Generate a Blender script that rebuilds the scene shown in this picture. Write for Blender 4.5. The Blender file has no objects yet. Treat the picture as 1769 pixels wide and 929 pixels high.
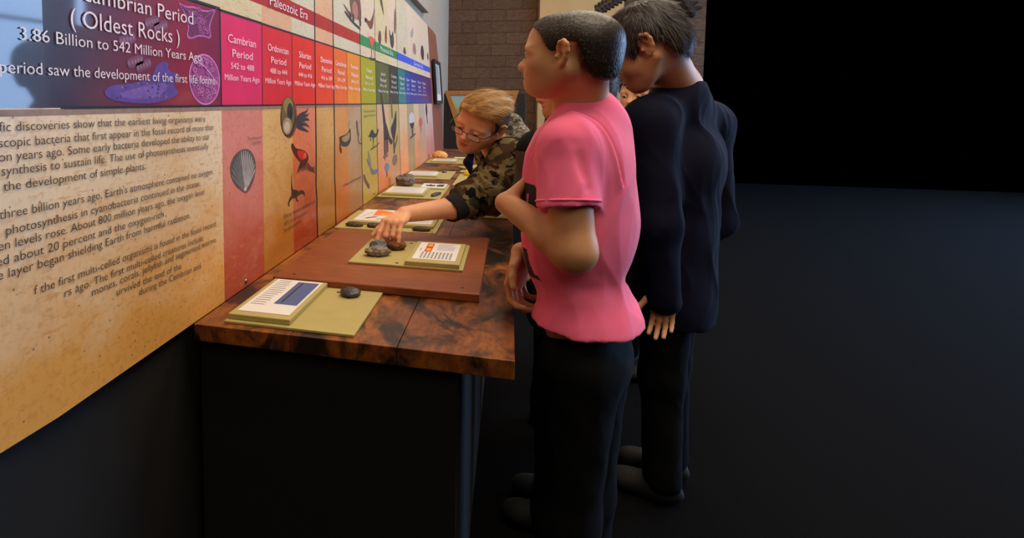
import bpy, bmesh, math, random
import numpy as np
from mathutils import Vector, Matrix

# ------------------------------------------------------------------ camera, light, exposure
S = bpy.context.scene
COL = S.collection
vs = S.view_settings
vs.view_transform = 'Standard'; vs.look = 'None'; vs.gamma = 1.0; vs.use_curve_mapping = False
vs.exposure = 0.0

cam_d = bpy.data.cameras.new('camera'); cam = bpy.data.objects.new('camera', cam_d); COL.objects.link(cam)
S.camera = cam
cam_d.sensor_fit = 'HORIZONTAL'; cam_d.sensor_width = 36.0
cam_d.lens = 36.0 * 1000.0 / 1769.0           # focal length of 1000 px in a 1769 px wide frame
cam_d.shift_x = (884.5 - 600.0) / 1769.0      # the lens axis sits left of and above the middle of the frame
cam_d.shift_y = -(464.5 - 254.5) / 1769.0
cam_d.clip_start = 0.05
cam.location = (0.615, 0.0, 1.25)
cam.rotation_euler = (math.pi / 2 - math.radians(4.460), 0.0, math.radians(15.756))

world = bpy.data.worlds.new('world'); S.world = world; world.use_nodes = True
world.node_tree.nodes['Background'].inputs[0].default_value = (0, 0, 0, 1)
world.node_tree.nodes['Background'].inputs[1].default_value = 0.0

WINDOW_GAIN = 12.0                             # daylight in the tall windows of the right wall
def area_light(name, loc, target, sx, sy, watt, colour):
    d = bpy.data.lights.new(name, 'AREA'); d.shape = 'RECTANGLE'; d.size = sx; d.size_y = sy
    d.energy = watt; d.color = colour
    o = bpy.data.objects.new(name, d); COL.objects.link(o); o.location = loc
    o.rotation_euler = (Vector(target) - Vector(loc)).to_track_quat('-Z', 'Y').to_euler()
    return o
WARM = (1.0, 0.84, 0.66)
area_light('ceiling_and_fill_light', (1.5, 1.0, 3.7), (1.35, 1.0, 0), 1.6, 2.2, 84, WARM)
area_light('ceiling_and_fill_light', (1.6, 3.6, 3.7), (1.4, 3.6, 0), 1.6, 2.2, 84, WARM)
area_light('ceiling_and_fill_light', (1.7, 6.4, 3.7), (1.6, 6.4, 0), 1.6, 2.0, 40, WARM)
area_light('ceiling_and_fill_light', (1.9, -1.5, 3.4), (0.9, 1.4, 1.0), 2.0, 1.6, 30, WARM)  # added fill behind the camera, brightens the sides of people facing it

# ------------------------------------------------------------------ helpers
def lin(c):
    return tuple(((v / 255.0) / 12.92 if v / 255.0 <= 0.04045 else ((v / 255.0 + 0.055) / 1.055) ** 2.4) for v in c)

class NT:
    """tiny node builder"""
    def __init__(self, m):
        m.use_nodes = True
        self.t = m.node_tree; self.n = self.t.nodes; self.b = self.n['Principled BSDF']
        self.co = self.n.new('ShaderNodeTexCoord').outputs['Object']
    def new(self, typ, **kw):
        n = self.n.new(typ)
        for k, v in kw.items(): setattr(n, k, v)
        return n
    def link(self, a, b): self.t.links.new(a, b)
    def scaled(self, sc):
        mp = self.new('ShaderNodeMapping'); mp.inputs['Scale'].default_value = sc
        self.link(self.co, mp.inputs['Vector']); return mp.outputs[0]
    def noise(self, sc, scale=1.0, detail=4, rough=0.55, dist=0.0):
        n = self.new('ShaderNodeTexNoise'); n.inputs['Scale'].default_value = scale
        n.inputs['Detail'].default_value = detail; n.inputs['Roughness'].default_value = rough
        n.inputs['Distortion'].default_value = dist
        self.link(self.scaled(sc), n.inputs['Vector']); return n.outputs['Fac']
    def ramp(self, fac, stops, interp='LINEAR'):
        r = self.new('ShaderNodeValToRGB'); e = r.color_ramp.elements; r.color_ramp.interpolation = interp
        while len(e) < len(stops): e.new(0.5)
        for k, (p, c) in enumerate(stops):
            e[k].position = p; e[k].color = (*c, 1) if len(c) == 3 else c
        self.link(fac, r.inputs[0]); return r.outputs[0]
    def mix(self, fac, a, b, mode='MIX'):
        m = self.new('ShaderNodeMix', data_type='RGBA', blend_type=mode)
        for sock, v in ((m.inputs[0], fac), (m.inputs[6], a), (m.inputs[7], b)):
            if isinstance(v, bpy.types.NodeSocket): self.link(v, sock)
            elif isinstance(v, (int, float)): sock.default_value = v
            else: sock.default_value = (*v, 1)
        return m.outputs[2]
    def bump(self, h, strength=0.3, dist=0.002):
        b = self.new('ShaderNodeBump'); b.inputs['Strength'].default_value = strength
        b.inputs['Distance'].default_value = dist
        self.link(h, b.inputs['Height']); self.link(b.outputs[0], self.b.inputs['Normal'])
    def colour(self, c): self.link(c, self.b.inputs['Base Color'])

BW = ((0.0, (0, 0, 0)), (1.0, (1, 1, 1)))
def mat(name, c, rough=0.6, var=0.0, vscale=40.0, bump=0.0, bscale=200.0, spec=0.5, metal=0.0, coat=0.0, sss=0.0, sheen=0.0, bdist=0.001):
    m = bpy.data.materials.new(name); t = NT(m); b = t.b
    c = lin(c)
    b.inputs['Base Color'].default_value = (*c, 1); b.inputs['Roughness'].default_value = rough
    b.inputs['Metallic'].default_value = metal; b.inputs['Specular IOR Level'].default_value = spec
    b.inputs['Coat Weight'].default_value = coat
    if sss:
        b.inputs['Subsurface Weight'].default_value = sss; b.inputs['Subsurface Radius'].default_value = (0.012, 0.004, 0.002)
        b.inputs['Subsurface Scale'].default_value = 0.6
    if sheen: b.inputs['Sheen Weight'].default_value = sheen; b.inputs['Sheen Roughness'].default_value = 0.5
    if var:
        f = t.noise((1, 1, 1), vscale)
        t.colour(t.mix(t.ramp(f, ((0.3, (0, 0, 0)), (0.7, (1, 1, 1)))), tuple(v * (1 - var) for v in c), tuple(min(1, v * (1 + var)) for v in c)))
    if bump: t.bump(t.noise((1, 1, 1), bscale, 3), bump, bdist)
    return m

def new_mesh(name, V, F, mats, mi=None, smooth=False, parent=None):
    me = bpy.data.meshes.new(name)
    me.from_pydata([tuple(v) for v in V], [], [tuple(f) for f in F])
    return link_mesh(name, me, mats, mi, smooth, parent)
def link_mesh(name, me, mats, mi=None, smooth=False, parent=None):
    for m in (mats if isinstance(mats, (list, tuple)) else [mats]): me.materials.append(m)
    if mi is not None: me.polygons.foreach_set('material_index', np.asarray(mi, dtype=np.int32))
    if smooth: me.polygons.foreach_set('use_smooth', np.ones(len(me.polygons), dtype=bool))
    me.update()
    o = bpy.data.objects.new(name, me); COL.objects.link(o)
    if parent is not None:
        o.parent = parent
        o.matrix_parent_inverse = Matrix.Translation(-parent.location) if parent.parent is None else Matrix.Identity(4)
    return o
def tag(o, label=None, cat=None, group=None, kind=None):
    for k, v in (('label', label), ('category', cat), ('group', group), ('kind', kind)):
        if v: o[k] = v
    return o
def empty(name, loc, label, cat, group=None):
    o = bpy.data.objects.new(name, None); COL.objects.link(o); o.location = loc
    o.empty_display_size = 0.05
    return tag(o, label, cat, group)

class MB:
    """collects boxes, prisms, tubes into one mesh"""
    def __init__(self): self.V = []; self.F = []; self.M = []
    def add(self, V, F, m=0):
        n = len(self.V); self.V += [tuple(v) for v in V]; self.F += [tuple(i + n for i in f) for f in F]; self.M += [m] * len(F)
        return self
    def box(self, lo, hi, m=0, bev=0.0, frame=None):
        bm = bmesh.new(); bmesh.ops.create_cube(bm, size=1)
        for v in bm.verts:
            v.co = Vector([lo[i] + (v.co[i] + 0.5) * (hi[i] - lo[i]) for i in range(3)])
        if bev: bmesh.ops.bevel(bm, geom=bm.edges[:], offset=bev, segments=2, affect='EDGES', profile=0.5)
        return self.bm(bm, m, frame)
    def bm(self, bm, m=0, frame=None):
        if frame is not None: bm.transform(frame)
        bm.verts.index_update()
        self.add([v.co.copy() for v in bm.verts], [[v.index for v in f.verts] for f in bm.faces], m); bm.free(); return self
    def prism(self, pts, axis, a, b, m=0):
        """polygon pts in the two other axes, extruded along axis from a to b"""
        n = len(pts); o = [i for i in range(3) if i != axis]; V = []
        for h in (a, b):
            for p in pts:
                v = [0, 0, 0]; v[axis] = h; v[o[0]] = p[0]; v[o[1]] = p[1]; V.append(v)
        F = [list(range(n))[::-1], list(range(n, 2 * n))] + [[i, (i + 1) % n, n + (i + 1) % n, n + i] for i in range(n)]
        return self.add(V, F, m)
    def tube(self, pts, r, seg=8, m=0, cap=True):
        P = [Vector(p) for p in pts]; n = len(P); R = r if isinstance(r, (list, tuple)) else [r] * n; V = []; F = []
        up = Vector((0.13, 0.21, 0.97))
        for i, p in enumerate(P):
            d = (P[min(i + 1, n - 1)] - P[max(i - 1, 0)]).normalized()
            a = d.cross(up)
            a = a.normalized() if a.length > 1e-3 else d.orthogonal().normalized()
            b = d.cross(a); 
            for k in range(seg):
                t = 2 * math.pi * k / seg; V.append(p + a * (R[i] * math.cos(t)) + b * (R[i] * math.sin(t)))
        for i in range(n - 1):
            for k in range(seg):
                F.append([i * seg + k, i * seg + (k + 1) % seg, (i + 1) * seg + (k + 1) % seg, (i + 1) * seg + k])
        if cap: F += [list(range(seg))[::-1], list(range((n - 1) * seg, n * seg))]
        return self.add(V, F, m)
    def build(self, name, mats, parent=None, smooth=False):
        o = new_mesh(name, self.V, self.F, mats, self.M, smooth, parent)
        bm = bmesh.new(); bm.from_mesh(o.data); bmesh.ops.recalc_face_normals(bm, faces=bm.faces); bm.to_mesh(o.data); bm.free()
        return o
rnd = random.Random(7)

# ------------------------------------------------------------------ the room
def m_block():
    m = bpy.data.materials.new('split_face_block'); t = NT(m)
    sx = t.new('ShaderNodeSeparateXYZ'); t.link(t.co, sx.inputs[0]); cx = t.new('ShaderNodeCombineXYZ')
    t.link(sx.outputs['X'], cx.inputs['X']); t.link(sx.outputs['Z'], cx.inputs['Y'])
    b = t.new('ShaderNodeTexBrick'); t.link(cx.outputs[0], b.inputs['Vector'])
    b.inputs['Scale'].default_value = 1.0; b.inputs['Brick Width'].default_value = 0.405; b.inputs['Row Height'].default_value = 0.158
    b.inputs['Mortar Size'].default_value = 0.006; b.inputs['Mortar Smooth'].default_value = 0.35
    b.inputs['Color1'].default_value = (*lin((128, 92, 64)), 1); b.inputs['Color2'].default_value = (*lin((114, 82, 58)), 1)
    b.inputs['Mortar'].default_value = (*lin((98, 70, 49)), 1)
    n = t.noise((1, 1, 1.8), 16, 8, 0.75)
    t.colour(t.mix(0.75, b.outputs['Color'], t.ramp(n, ((0.28, (0.30, 0.28, 0.26)), (0.72, (1.4, 1.35, 1.3)))), 'MULTIPLY'))
    h = t.mix(0.6, t.ramp(b.outputs['Fac'], ((0, (1, 1, 1)), (1, (0, 0, 0)))), t.noise((1, 1, 1.5), 30, 7, 0.7))
    t.bump(h, 1.0, 0.045); t.b.inputs['Roughness'].default_value = 0.9
    return m
M_CREAM = mat('cream_paint', (178, 160, 138), 0.75, 0.05, 6, 0.15, 120)
M_PLASTER = mat('beige_plaster', (206, 164, 106), 0.8, 0.05, 4, 0.2, 90)
M_CARPET = mat('black_carpet', (13, 12, 12), 1.0, 0.2, 60, 0.4, 300, spec=0.05)

floor = MB().box((-0.4, -1.6, -0.1), (8.2, 10.2, 0.0)).build('floor', M_CARPET); tag(floor, kind='structure')
wl = MB().box((-0.40, 0.54, 0.0), (-0.25, 8.45, 4.0)).build('wall_left', M_CREAM); tag(wl, kind='structure')
A = math.atan(0.173)
wb = MB().box((0, 0, 0), (3.42, 0.25, 4.0)).build('wall_back', m_block()); tag(wb, kind='structure')
wb.location = (-0.27, 8.28, 0); wb.rotation_euler = (0, 0, A)
pl = MB().box((1.235, -0.10, 0), (2.33, 0.0, 4.0), bev=0.004).build('wall_pilaster', M_PLASTER); tag(pl, kind='structure')
pl.location = (-0.27, 8.28, 0); pl.rotation_euler = (0, 0, A)
sof = MB().box((-0.25, 2.6, 2.135), (-0.19, 5.85, 2.75), bev=0.004).build('trim_1', M_CREAM); tag(sof, kind='structure')

# right wall with its tall windows (beyond the right edge of the picture; seen as the blue glare on the panel)
M_WALLR = mat('white_paint', (150, 140, 125), 0.8)
mb = MB()
WIN = ((3.2, 9.14), (10.05, 10.45))
mb.box((8.0, -1.6, 0), (8.2, 10.9, 0.75)); mb.box((8.0, -1.6, 3.9), (8.2, 10.9, 4.0))
mb.box((8.0, -1.6, 0.75), (8.2, 3.2, 3.9)); mb.box((8.0, 9.14, 0.75), (8.2, 10.05, 3.9)); mb.box((8.0, 10.45, 0.75), (8.2, 10.9, 3.9))
wr = mb.build('wall_right', M_WALLR); tag(wr, kind='structure')
m_sky = bpy.data.materials.new('daylight_glass'); t = NT(m_sky)
t.b.inputs['Base Color'].default_value = (0, 0, 0, 1)
t.b.inputs['Emission Color'].default_value = (0.38, 0.60, 1.0, 1); t.b.inputs['Emission Strength'].default_value = WINDOW_GAIN
M_FRAME = mat('window_frame_paint', (60, 62, 66), 0.5)
for i, (a, b) in enumerate(WIN):
    w = MB().box((8.08, a, 0.75), (8.1, b, 3.9)).build('window_%d' % (i + 1), m_sky); tag(w, kind='structure')
    fr = MB()
    k = max(1, round((b - a) / 1.98))
    for j in range(k + 1):
        y = a + (b - a) * j / k; fr.box((8.02, max(a, y - 0.04), 0.75), (8.08, min(b, y + 0.04), 3.9))
    for z in (0.75, 2.55, 3.84): fr.box((8.02, a, z), (8.08, b, z + 0.06))
    fr.build('window_frame', M_FRAME, w)

# leaning picture in a gold frame on a dark cabinet, in front of the block wall
M_GOLD = mat('gilded_wood', (190, 118, 48), 0.45, 0.15, 30)
M_DARKWOOD = mat('near_black_wood', (30, 24, 22), 0.5, 0.2, 20)
def framed_picture():
    cab = MB().box((-0.16, 7.0, 0.0), (0.78, 7.5, 1.36), bev=0.01).build('cabinet', M_DARKWOOD)
    tag(cab, 'near-black cabinet in front of the brown block wall, behind the gold framed landscape', 'cabinet')
    e = empty('framed_picture', (0.2, 6.97, 0.86), 'gold framed landscape picture hung on the dark cabinet by the block wall', 'picture')
    fy = 6.994
    def ring(a, b, z0, z1, dz):                                   # keystone outline
        return [(a[0] + dz, z0), (b[0] - dz, z0), (b[1] - dz, z1), (a[1] + dz, z1)]
    o = [(0.02, 0.88), (0.55, 0.88), (0.70, 1.385), (-0.148, 1.385)]; n = [(0.075, 0.93), (0.495, 0.93), (0.638, 1.338), (-0.086, 1.338)]
    f = MB(); V = [(x, y, z) for y in (fy, fy - 0.03) for x, z in o + n]
    F = []
    for i in range(4):
        j = (i + 1) % 4
        F += [(8 + i, 8 + j, 12 + j, 12 + i), (i, 4 + i, 4 + j, j), (i, j, 8 + j, 8 + i), (4 + i, 12 + i, 12 + j, 4 + j)]
    f.add(V, F); f.build('frame', M_GOLD, e)
    m = bpy.data.materials.new('landscape_print'); t = NT(m)
    sx = t.new('ShaderNodeSeparateXYZ'); t.link(t.co, sx.inputs[0])
    mr = t.new('ShaderNodeMapRange'); mr.inputs['From Min'].default_value = 0.93; mr.inputs['From Max'].default_value = 1.38
    t.link(sx.outputs['Z'], mr.inputs['Value'])
    ad = t.new('ShaderNodeMath', operation='MULTIPLY_ADD'); t.link(t.noise((1, 1, 1), 9, 4), ad.inputs[0]); ad.inputs[1].default_value = 0.5
    t.link(mr.outputs[0], ad.inputs[2])
    t.colour(t.ramp(ad.outputs[0], ((0.35, lin((84, 96, 62))), (0.75, lin((150, 160, 110))), (0.95, lin((186, 196, 150))), (1.0, lin((160, 200, 206))))))
    c = MB(); k = [(x, fy - d, z) for d in (0.0, 0.012) for x, z in n]
    c.add(k, [(0, 1, 2, 3), (7, 6, 5, 4), (0, 4, 5, 1), (1, 5, 6, 2), (2, 6, 7, 3), (3, 7, 4, 0)]); c.build('canvas', m, e)
framed_picture()

# ------------------------------------------------------------------ the timeline panel
ZB = 0.80; ZT = 1.893; Y0, Y1 = 0.545, 4.92
def lean(y): return max(0.0, 0.0195 * (y - 1.45))
def PP(y, z, off=0.0): return (off - lean(y) * (z - ZB) - max(0.0, 0.655 - y) * 0.085, y, z)   # leans back at the far end, bends back at the near edge
def parchment(name, hi, lo, speck=(120, 66, 30), grad=True, coat=0.2):
    """printed parchment: flecks, stains and a print that turns rusty towards its foot"""
    m = bpy.data.materials.new(name); t = NT(m)
    sx = t.new('ShaderNodeSeparateXYZ'); t.link(t.co, sx.inputs[0])
    big = t.noise((1, 1, 1.5), 5.5, 6, 0.65, 0.6); fib = t.noise((1, 9, 34), 3.0, 4, 0.6, 0.4); fine = t.noise((1, 1, 1), 95, 3, 0.6)
    z = t.new('ShaderNodeMapRange'); z.inputs['From Min'].default_value = 1.12 if grad else 0.2; z.inputs['From Max'].default_value = 0.80 if grad else 0.1
    z.inputs['To Min'].default_value = -0.15; z.inputs['To Max'].default_value = 1.0 if grad else 0.0
    t.link(sx.outputs['Z'], z.inputs['Value'])
    s = t.new('ShaderNodeMath', operation='ADD', use_clamp=True); t.link(z.outputs[0], s.inputs[0])
    bigr = t.ramp(big, ((0.36, (0, 0, 0)), (0.72, (0.55, 0.55, 0.55)))); t.link(bigr, s.inputs[1])
    c = t.mix(s.outputs[0], lin(hi), lin(lo))
    c = t.mix(t.ramp(fib, ((0.55, (0, 0, 0)), (0.72, (0.65, 0.65, 0.65)))), c, lin((196, 134, 50)))
    c = t.mix(t.ramp(fine, ((0.35, (0.16, 0.16, 0.16)), (0.5, (0, 0, 0)))), c, lin(speck))
    sp = t.new('ShaderNodeTexVoronoi'); sp.inputs['Scale'].default_value = 52; t.link(t.co, sp.inputs['Vector'])
    c = t.mix(t.ramp(sp.outputs['Distance'], ((0.07, (0.7, 0.7, 0.7)), (0.12, (0, 0, 0)))), c, lin((96, 56, 34)))
    t.colour(c)
    t.b.inputs['Roughness'].default_value = 0.45; t.b.inputs['Coat Weight'].default_value = coat; t.b.inputs['Coat Roughness'].default_value = 0.16
    return m
def gloss(name, c, var=0.06):
    m = mat(name, c, 0.4, var, 14); b = m.node_tree.nodes['Principled BSDF']
    b.inputs['Coat Weight'].default_value = 0.25; b.inputs['Coat Roughness'].default_value = 0.12
    return m
def m_precambrian():
    m = bpy.data.materials.new('precambrian_print'); t = NT(m)
    sx = t.new('ShaderNodeSeparateXYZ'); t.link(t.co, sx.inputs[0])
    mr = t.new('ShaderNodeMapRange'); mr.inputs['From Min'].default_value = 0.62; mr.inputs['From Max'].default_value = 1.12
    t.link(sx.outputs['Y'], mr.inputs['Value'])
    c = t.ramp(mr.outputs[0], ((0.0, lin((26, 18, 34))), (0.16, lin((52, 14, 36))), (0.5, lin((122, 16, 46))), (0.8, lin((152, 20, 54))), (1.0, lin((132, 20, 62)))))
    wv = t.new('ShaderNodeTexWave', wave_type='BANDS', bands_direction='Z'); wv.inputs['Scale'].default_value = 110; t.link(t.co, wv.inputs['Vector'])
    wy = t.new('ShaderNodeTexWave', wave_type='BANDS', bands_direction='Y'); wy.inputs['Scale'].default_value = 110; t.link(t.co, wy.inputs['Vector'])
    wm = t.mix(1.0, wv.outputs['Color'], wy.outputs['Color'], 'MULTIPLY')
    t.colour(t.mix(0.35, c, t.mix(wm, (0.75, 0.75, 0.8), (1.35, 1.3, 1.45)), 'MULTIPLY'))
    t.b.inputs['Roughness'].default_value = 0.4; t.b.inputs['Coat Weight'].default_value = 1.0; t.b.inputs['Coat Roughness'].default_value = 0.05
    t.bump(wm, 0.06, 0.0006)
    return m
M_BLACKLINE = mat('black_print', (18, 14, 14), 0.5)
PM = []; PI = {}
def pm(key, m): PI[key] = len(PM); PM.append(m); return key
def band(V, F, MI, y0, y1, z0, z1, mi, n=None):
    n = n or max(1, int((y1 - y0) / 0.12)); kz = max(1, int((z1 - z0) / 0.25))
    for i in range(n):
        for j in range(kz):
            ya, yb = y0 + (y1 - y0) * i / n, y0 + (y1 - y0) * (i + 1) / n
            za, zb = z0 + (z1 - z0) * j / kz, z0 + (z1 - z0) * (j + 1) / kz
            k = len(V); V += [PP(ya, za), PP(yb, za), PP(yb, zb), PP(ya, zb)]; F.append((k, k + 1, k + 2, k + 3)); MI.append(mi)
for key, hi, lo in (('p_pre', (236, 212, 178), (222, 160, 78)), ('p_cam', (220, 136, 122), (184, 74, 46)), ('p_ord', (230, 188, 124), (190, 118, 34)),
                    ('p_sil', (236, 138, 100), (176, 62, 28)), ('p_dev', (216, 168, 98), (184, 116, 32)), ('p_car', (216, 146, 78), (196, 106, 34)),
                    ('p_per', (188, 160, 124), (178, 118, 60)), ('p_tri', (192, 178, 84), (204, 160, 50)), ('p_jur', (214, 178, 140), (226, 124, 66)),
                    ('p_cre', (186, 170, 106), (206, 140, 86)), ('p_t1', (222, 186, 146), (232, 140, 80)), ('p_t2', (172, 160, 128), (176, 140, 90)),
                    ('p_t3', (224, 188, 148), (234, 136, 76)), ('p_t4', (190, 170, 156), (206, 146, 110)), ('p_t5', (216, 186, 176), (210, 130, 110))):
    pm(key, parchment('parchment_' + key[2:], hi, lo))
for key, hi, lo in (('u_a', (222, 204, 160), (206, 178, 116)), ('u_b', (226, 176, 138), (214, 150, 104)), ('u_c', (214, 204, 176), (196, 176, 120)),
                    ('u_d', (226, 206, 180), (222, 178, 136))):
    pm(key, parchment('upper_parchment_' + key[2:], hi, lo, (150, 116, 84), False))
for key, c in (('c_cam', (226, 34, 96)), ('c_ord', (222, 36, 48)), ('c_sil', (228, 42, 22)), ('c_dev', (232, 66, 28)), ('c_car', (236, 104, 36)),
               ('c_per', (234, 140, 40)), ('c_tri', (170, 166, 18)), ('c_jur', (84, 96, 50)), ('c_cre', (48, 56, 46)), ('c_pal', (32, 124, 128)),
               ('c_eoc', (36, 72, 160)), ('c_oli', (34, 54, 150)), ('c_mio', (56, 48, 140)), ('c_pli', (78, 44, 122)), ('c_ple', (90, 44, 100)),
               ('red', (178, 36, 32)), ('green', (22, 140, 84)), ('blue', (56, 92, 220))):
    pm(key, gloss('ink_' + key, c))
pm('c_pre', m_precambrian()); pm('line', M_BLACKLINE)
pm('edge', mat('panel_edge', (60, 34, 26), 0.6))
CELLS = (('c_cam', 1.157, 1.377), ('c_ord', 1.377, 1.592), ('c_sil', 1.592, 1.806), ('c_dev', 1.806, 2.018), ('c_car', 2.018, 2.203), ('c_per', 2.203, 2.427),
         ('c_tri', 2.427, 2.735), ('c_jur', 2.735, 3.06), ('c_cre', 3.06, 3.335), ('c_pal', 3.335, 3.60), ('c_eoc', 3.60, 3.77), ('c_oli', 3.77, 4.08),
         ('c_mio', 4.08, 4.34), ('c_pli', 4.34, 4.60), ('c_ple', 4.60, Y1))
LOWC = (('p_pre', Y0, 1.157), ('p_cam', 1.157, 1.377), ('p_ord', 1.377, 1.592), ('p_sil', 1.592, 1.806), ('p_dev', 1.806, 2.018), ('p_car', 2.018, 2.21),
        ('p_per', 2.21, 2.427), ('p_tri', 2.427, 2.735), ('p_jur', 2.735, 3.04), ('p_cre', 3.04, 3.335), ('p_t1', 3.335, 3.62), ('p_t2', 3.62, 3.90),
        ('p_t3', 3.90, 4.12), ('p_t4', 4.12, 4.42), ('p_t5', 4.42, Y1))
UPC = (('u_a', Y0, 1.377), ('u_b', 1.377, 1.592), ('u_c', 1.592, 1.806), ('u_b', 1.806, 2.018), ('u_c', 2.018, 2.427), ('u_d', 2.427, 2.735), ('u_a', 2.735, 3.08), ('u_d', 3.08, 3.335),
       ('u_c', 3.335, 3.75), ('u_d', 3.75, Y1))
V, F, MI = [], [], []
for k, a, b in (('p_pre', Y0, 0.655), ('p_pre', 0.655, 1.157)) + LOWC[1:]: band(V, F, MI, a, b, ZB, 1.242, PI[k], 1 if a == Y0 else None)
band(V, F, MI, Y0, 0.655, 1.242, 1.453, PI['c_pre'], 1); band(V, F, MI, 0.655, 1.157, 1.242, 1.453, PI['c_pre'])
for k, a, b in CELLS: band(V, F, MI, a, b, 1.242, 1.449, PI[k])
for k, a, b in UPC:
    band(V, F, MI, a, b, 1.449 if a > 1.1 else 1.453, 1.496, PI[k]); band(V, F, MI, a, b, 1.541, ZT, PI[k])
band(V, F, MI, Y0, 1.157, 1.449, 1.453, PI['line'])
band(V, F, MI, Y0, 2.427, 1.496, 1.541, PI['red']); band(V, F, MI, 2.427, 3.335, 1.496, 1.541, PI['green']); band(V, F, MI, 3.335, Y1, 1.496, 1.541, PI['blue'])
# thickness: back face, ends, top and foot
T = 0.02
for ya, yb in [(Y0 + (Y1 - Y0) * i / 20, Y0 + (Y1 - Y0) * (i + 1) / 20) for i in range(20)]:
    for q in ([PP(ya, ZB, -T), PP(ya, ZT, -T), PP(yb, ZT, -T), PP(yb, ZB, -T)], [PP(ya, ZT), PP(yb, ZT), PP(yb, ZT, -T), PP(ya, ZT, -T)], [PP(ya, ZB), PP(ya, ZB, -T), PP(yb, ZB, -T), PP(yb, ZB)]):
        k = len(V); V += q; F.append((k, k + 1, k + 2, k + 3)); MI.append(PI['edge'])
for y in (Y0, Y1):
    k = len(V); V += [PP(y, ZB), PP(y, ZT), PP(y, ZT, -T), PP(y, ZB, -T)]; F.append((k, k + 1, k + 2, k + 3)); MI.append(PI['edge'])
panel = empty('timeline_panel', (0, 2.7, ZB), 'long printed geologic timeline panel of coloured period columns standing along the back of the bench', 'display panel')
new_mesh('printed_sheet', V, F, PM, MI, False, panel)

# black rules of the print
def rule(V, F, y0, z0, y1, z1, w, off=0.0006, n=8):
    for i in range(n):
        a, b = i / n, (i + 1) / n; k = len(V)
        ya, za, yb, zb = y0 + (y1 - y0) * a, z0 + (z1 - z0) * a, y0 + (y1 - y0) * b, z0 + (z1 - z0) * b
        if abs(y1 - y0) < abs(z1 - z0): q = [(ya - w, za), (ya + w, za), (yb + w, zb), (yb - w, zb)]
        else: q = [(ya, za - w), (yb, zb - w), (yb, zb + w), (ya, za + w)]
        V += [PP(*p, off) for p in q]; F.append((k, k + 1, k + 2, k + 3))
V, F = [], []
rule(V, F, Y0, 1.242, Y1, 1.242, 0.0022, n=30); rule(V, F, 1.157, 1.4495, Y1, 1.4495, 0.0022, n=30); rule(V, F, Y0, 1.453, 1.157, 1.453, 0.0028)
rule(V, F, 1.157, 1.242, 1.157, 1.453, 0.0022)
for y in (1.377, 1.592): rule(V, F, y, 1.242, y, 1.449, 0.0016)
rule(V, F, 2.203, 1.242, 2.203, 1.449, 0.0018)
for y, w in ((1.806, 0.0058), (2.018, 0.0062), (2.427, 0.005), (2.735, 0.0045), (3.335, 0.0045)):
    rule(V, F, y, 1.242, y, ZT, w * 0.85)
    pts = [(1.242, 0), (1.10, 0.001), (0.97, -0.004), (0.93, 0.004), (0.88, 0.003), (ZB, 0.006)]
    for (za, da), (zb, db) in zip(pts, pts[1:]): rule(V, F, y + da, za, y + db, zb, w)
new_mesh('printed_rule', V, F, M_BLACKLINE, None, False, panel)

# soft grey strip printed under the coloured bar
m_strip = mat('grey_strip_print', (150, 122, 104), 0.5, 0.2, 70)
V, F, MI = [], [], []
for a, b in ((Y0, 0.655), (0.655, 2.427)):
    n = max(1, int((b - a) / .1))
    for i in range(n):
        ya, yb = a + (b - a) * i / n, a + (b - a) * (i + 1) / n; k = len(V); V += [PP(ya, 1.232, .0004), PP(yb, 1.232, .0004), PP(yb, 1.2405, .0004), PP(ya, 1.2405, .0004)]; F.append((k, k + 1, k + 2, k + 3))
new_mesh('printed_strip', V, F, m_strip, None, False, panel)

# lettering
_tc = {}
def text_mesh(s, thin=0.0):
    if (s, thin) in _tc: return _tc[(s, thin)]
    cu = bpy.data.curves.new('lettering', 'FONT'); cu.body = s; cu.size = 1.0; cu.resolution_u = 3; cu.offset = -thin
    ob = bpy.data.objects.new('lettering', cu); COL.objects.link(ob)
    me = bpy.data.meshes.new_from_object(ob.evaluated_get(bpy.context.evaluated_depsgraph_get()))
    V = np.array([v.co[:2] for v in me.vertices]) if len(me.vertices) else np.zeros((0, 2)); F = [tuple(p.vertices) for p in me.polygons]
    bpy.data.objects.remove(ob); bpy.data.curves.remove(cu); bpy.data.meshes.remove(me)
    _tc[(s, thin)] = (V, F); return V, F
CAP = max(text_mesh('H')[0][:, 1])
def put_text(V, F, s, y0, z0, y1, z1, cap, off=0.0027, P=PP, thin=0.004):
    v, f = text_mesh(s, thin); a, b = v[:, 0].min(), v[:, 0].max()
    k = len(V)
    for p in v:
        u = (p[0] - a) / (b - a); y = y0 + (y1 - y0) * u; y = y if y > 0.655 else 0.655 - (0.655 - y) * 0.92
        V.append(P(y, z0 + (z1 - z0) * u + p[1] / CAP * cap, off))
    F += [tuple(i + k for i in q) for q in f]
M_WHITEINK = mat('white_print', (236, 226, 232), 0.5)
M_GREYINK = mat('dark_grey_print', (44, 38, 38), 0.6)
def letters(name, m, items):
    V, F = [], []
    for it in items: put_text(V, F, *it)
    return new_mesh(name, V, F, m, None, False, panel)
def mid(s, yc, z, w, cap): return (s, yc - w / 2, z, yc + w / 2, z, cap)
letters('title_lettering', M_WHITEINK, [('Precambrian Period', 0.668, 1.399, 1.041, 1.404, 0.0245), ('( Oldest Rocks )', 0.705, 1.360, 0.990, 1.361, 0.0258)])
letters('date_lettering', M_WHITEINK, [('3.86 Billion to 542 Million Years Ago', 0.614, 1.331, 1.070, 1.333, 0.0168)])
letters('subtitle_lettering', M_WHITEINK, [('period saw the development of the first life forms.', 0.580, 1.287, 1.129, 1.288, 0.0160)])
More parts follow.
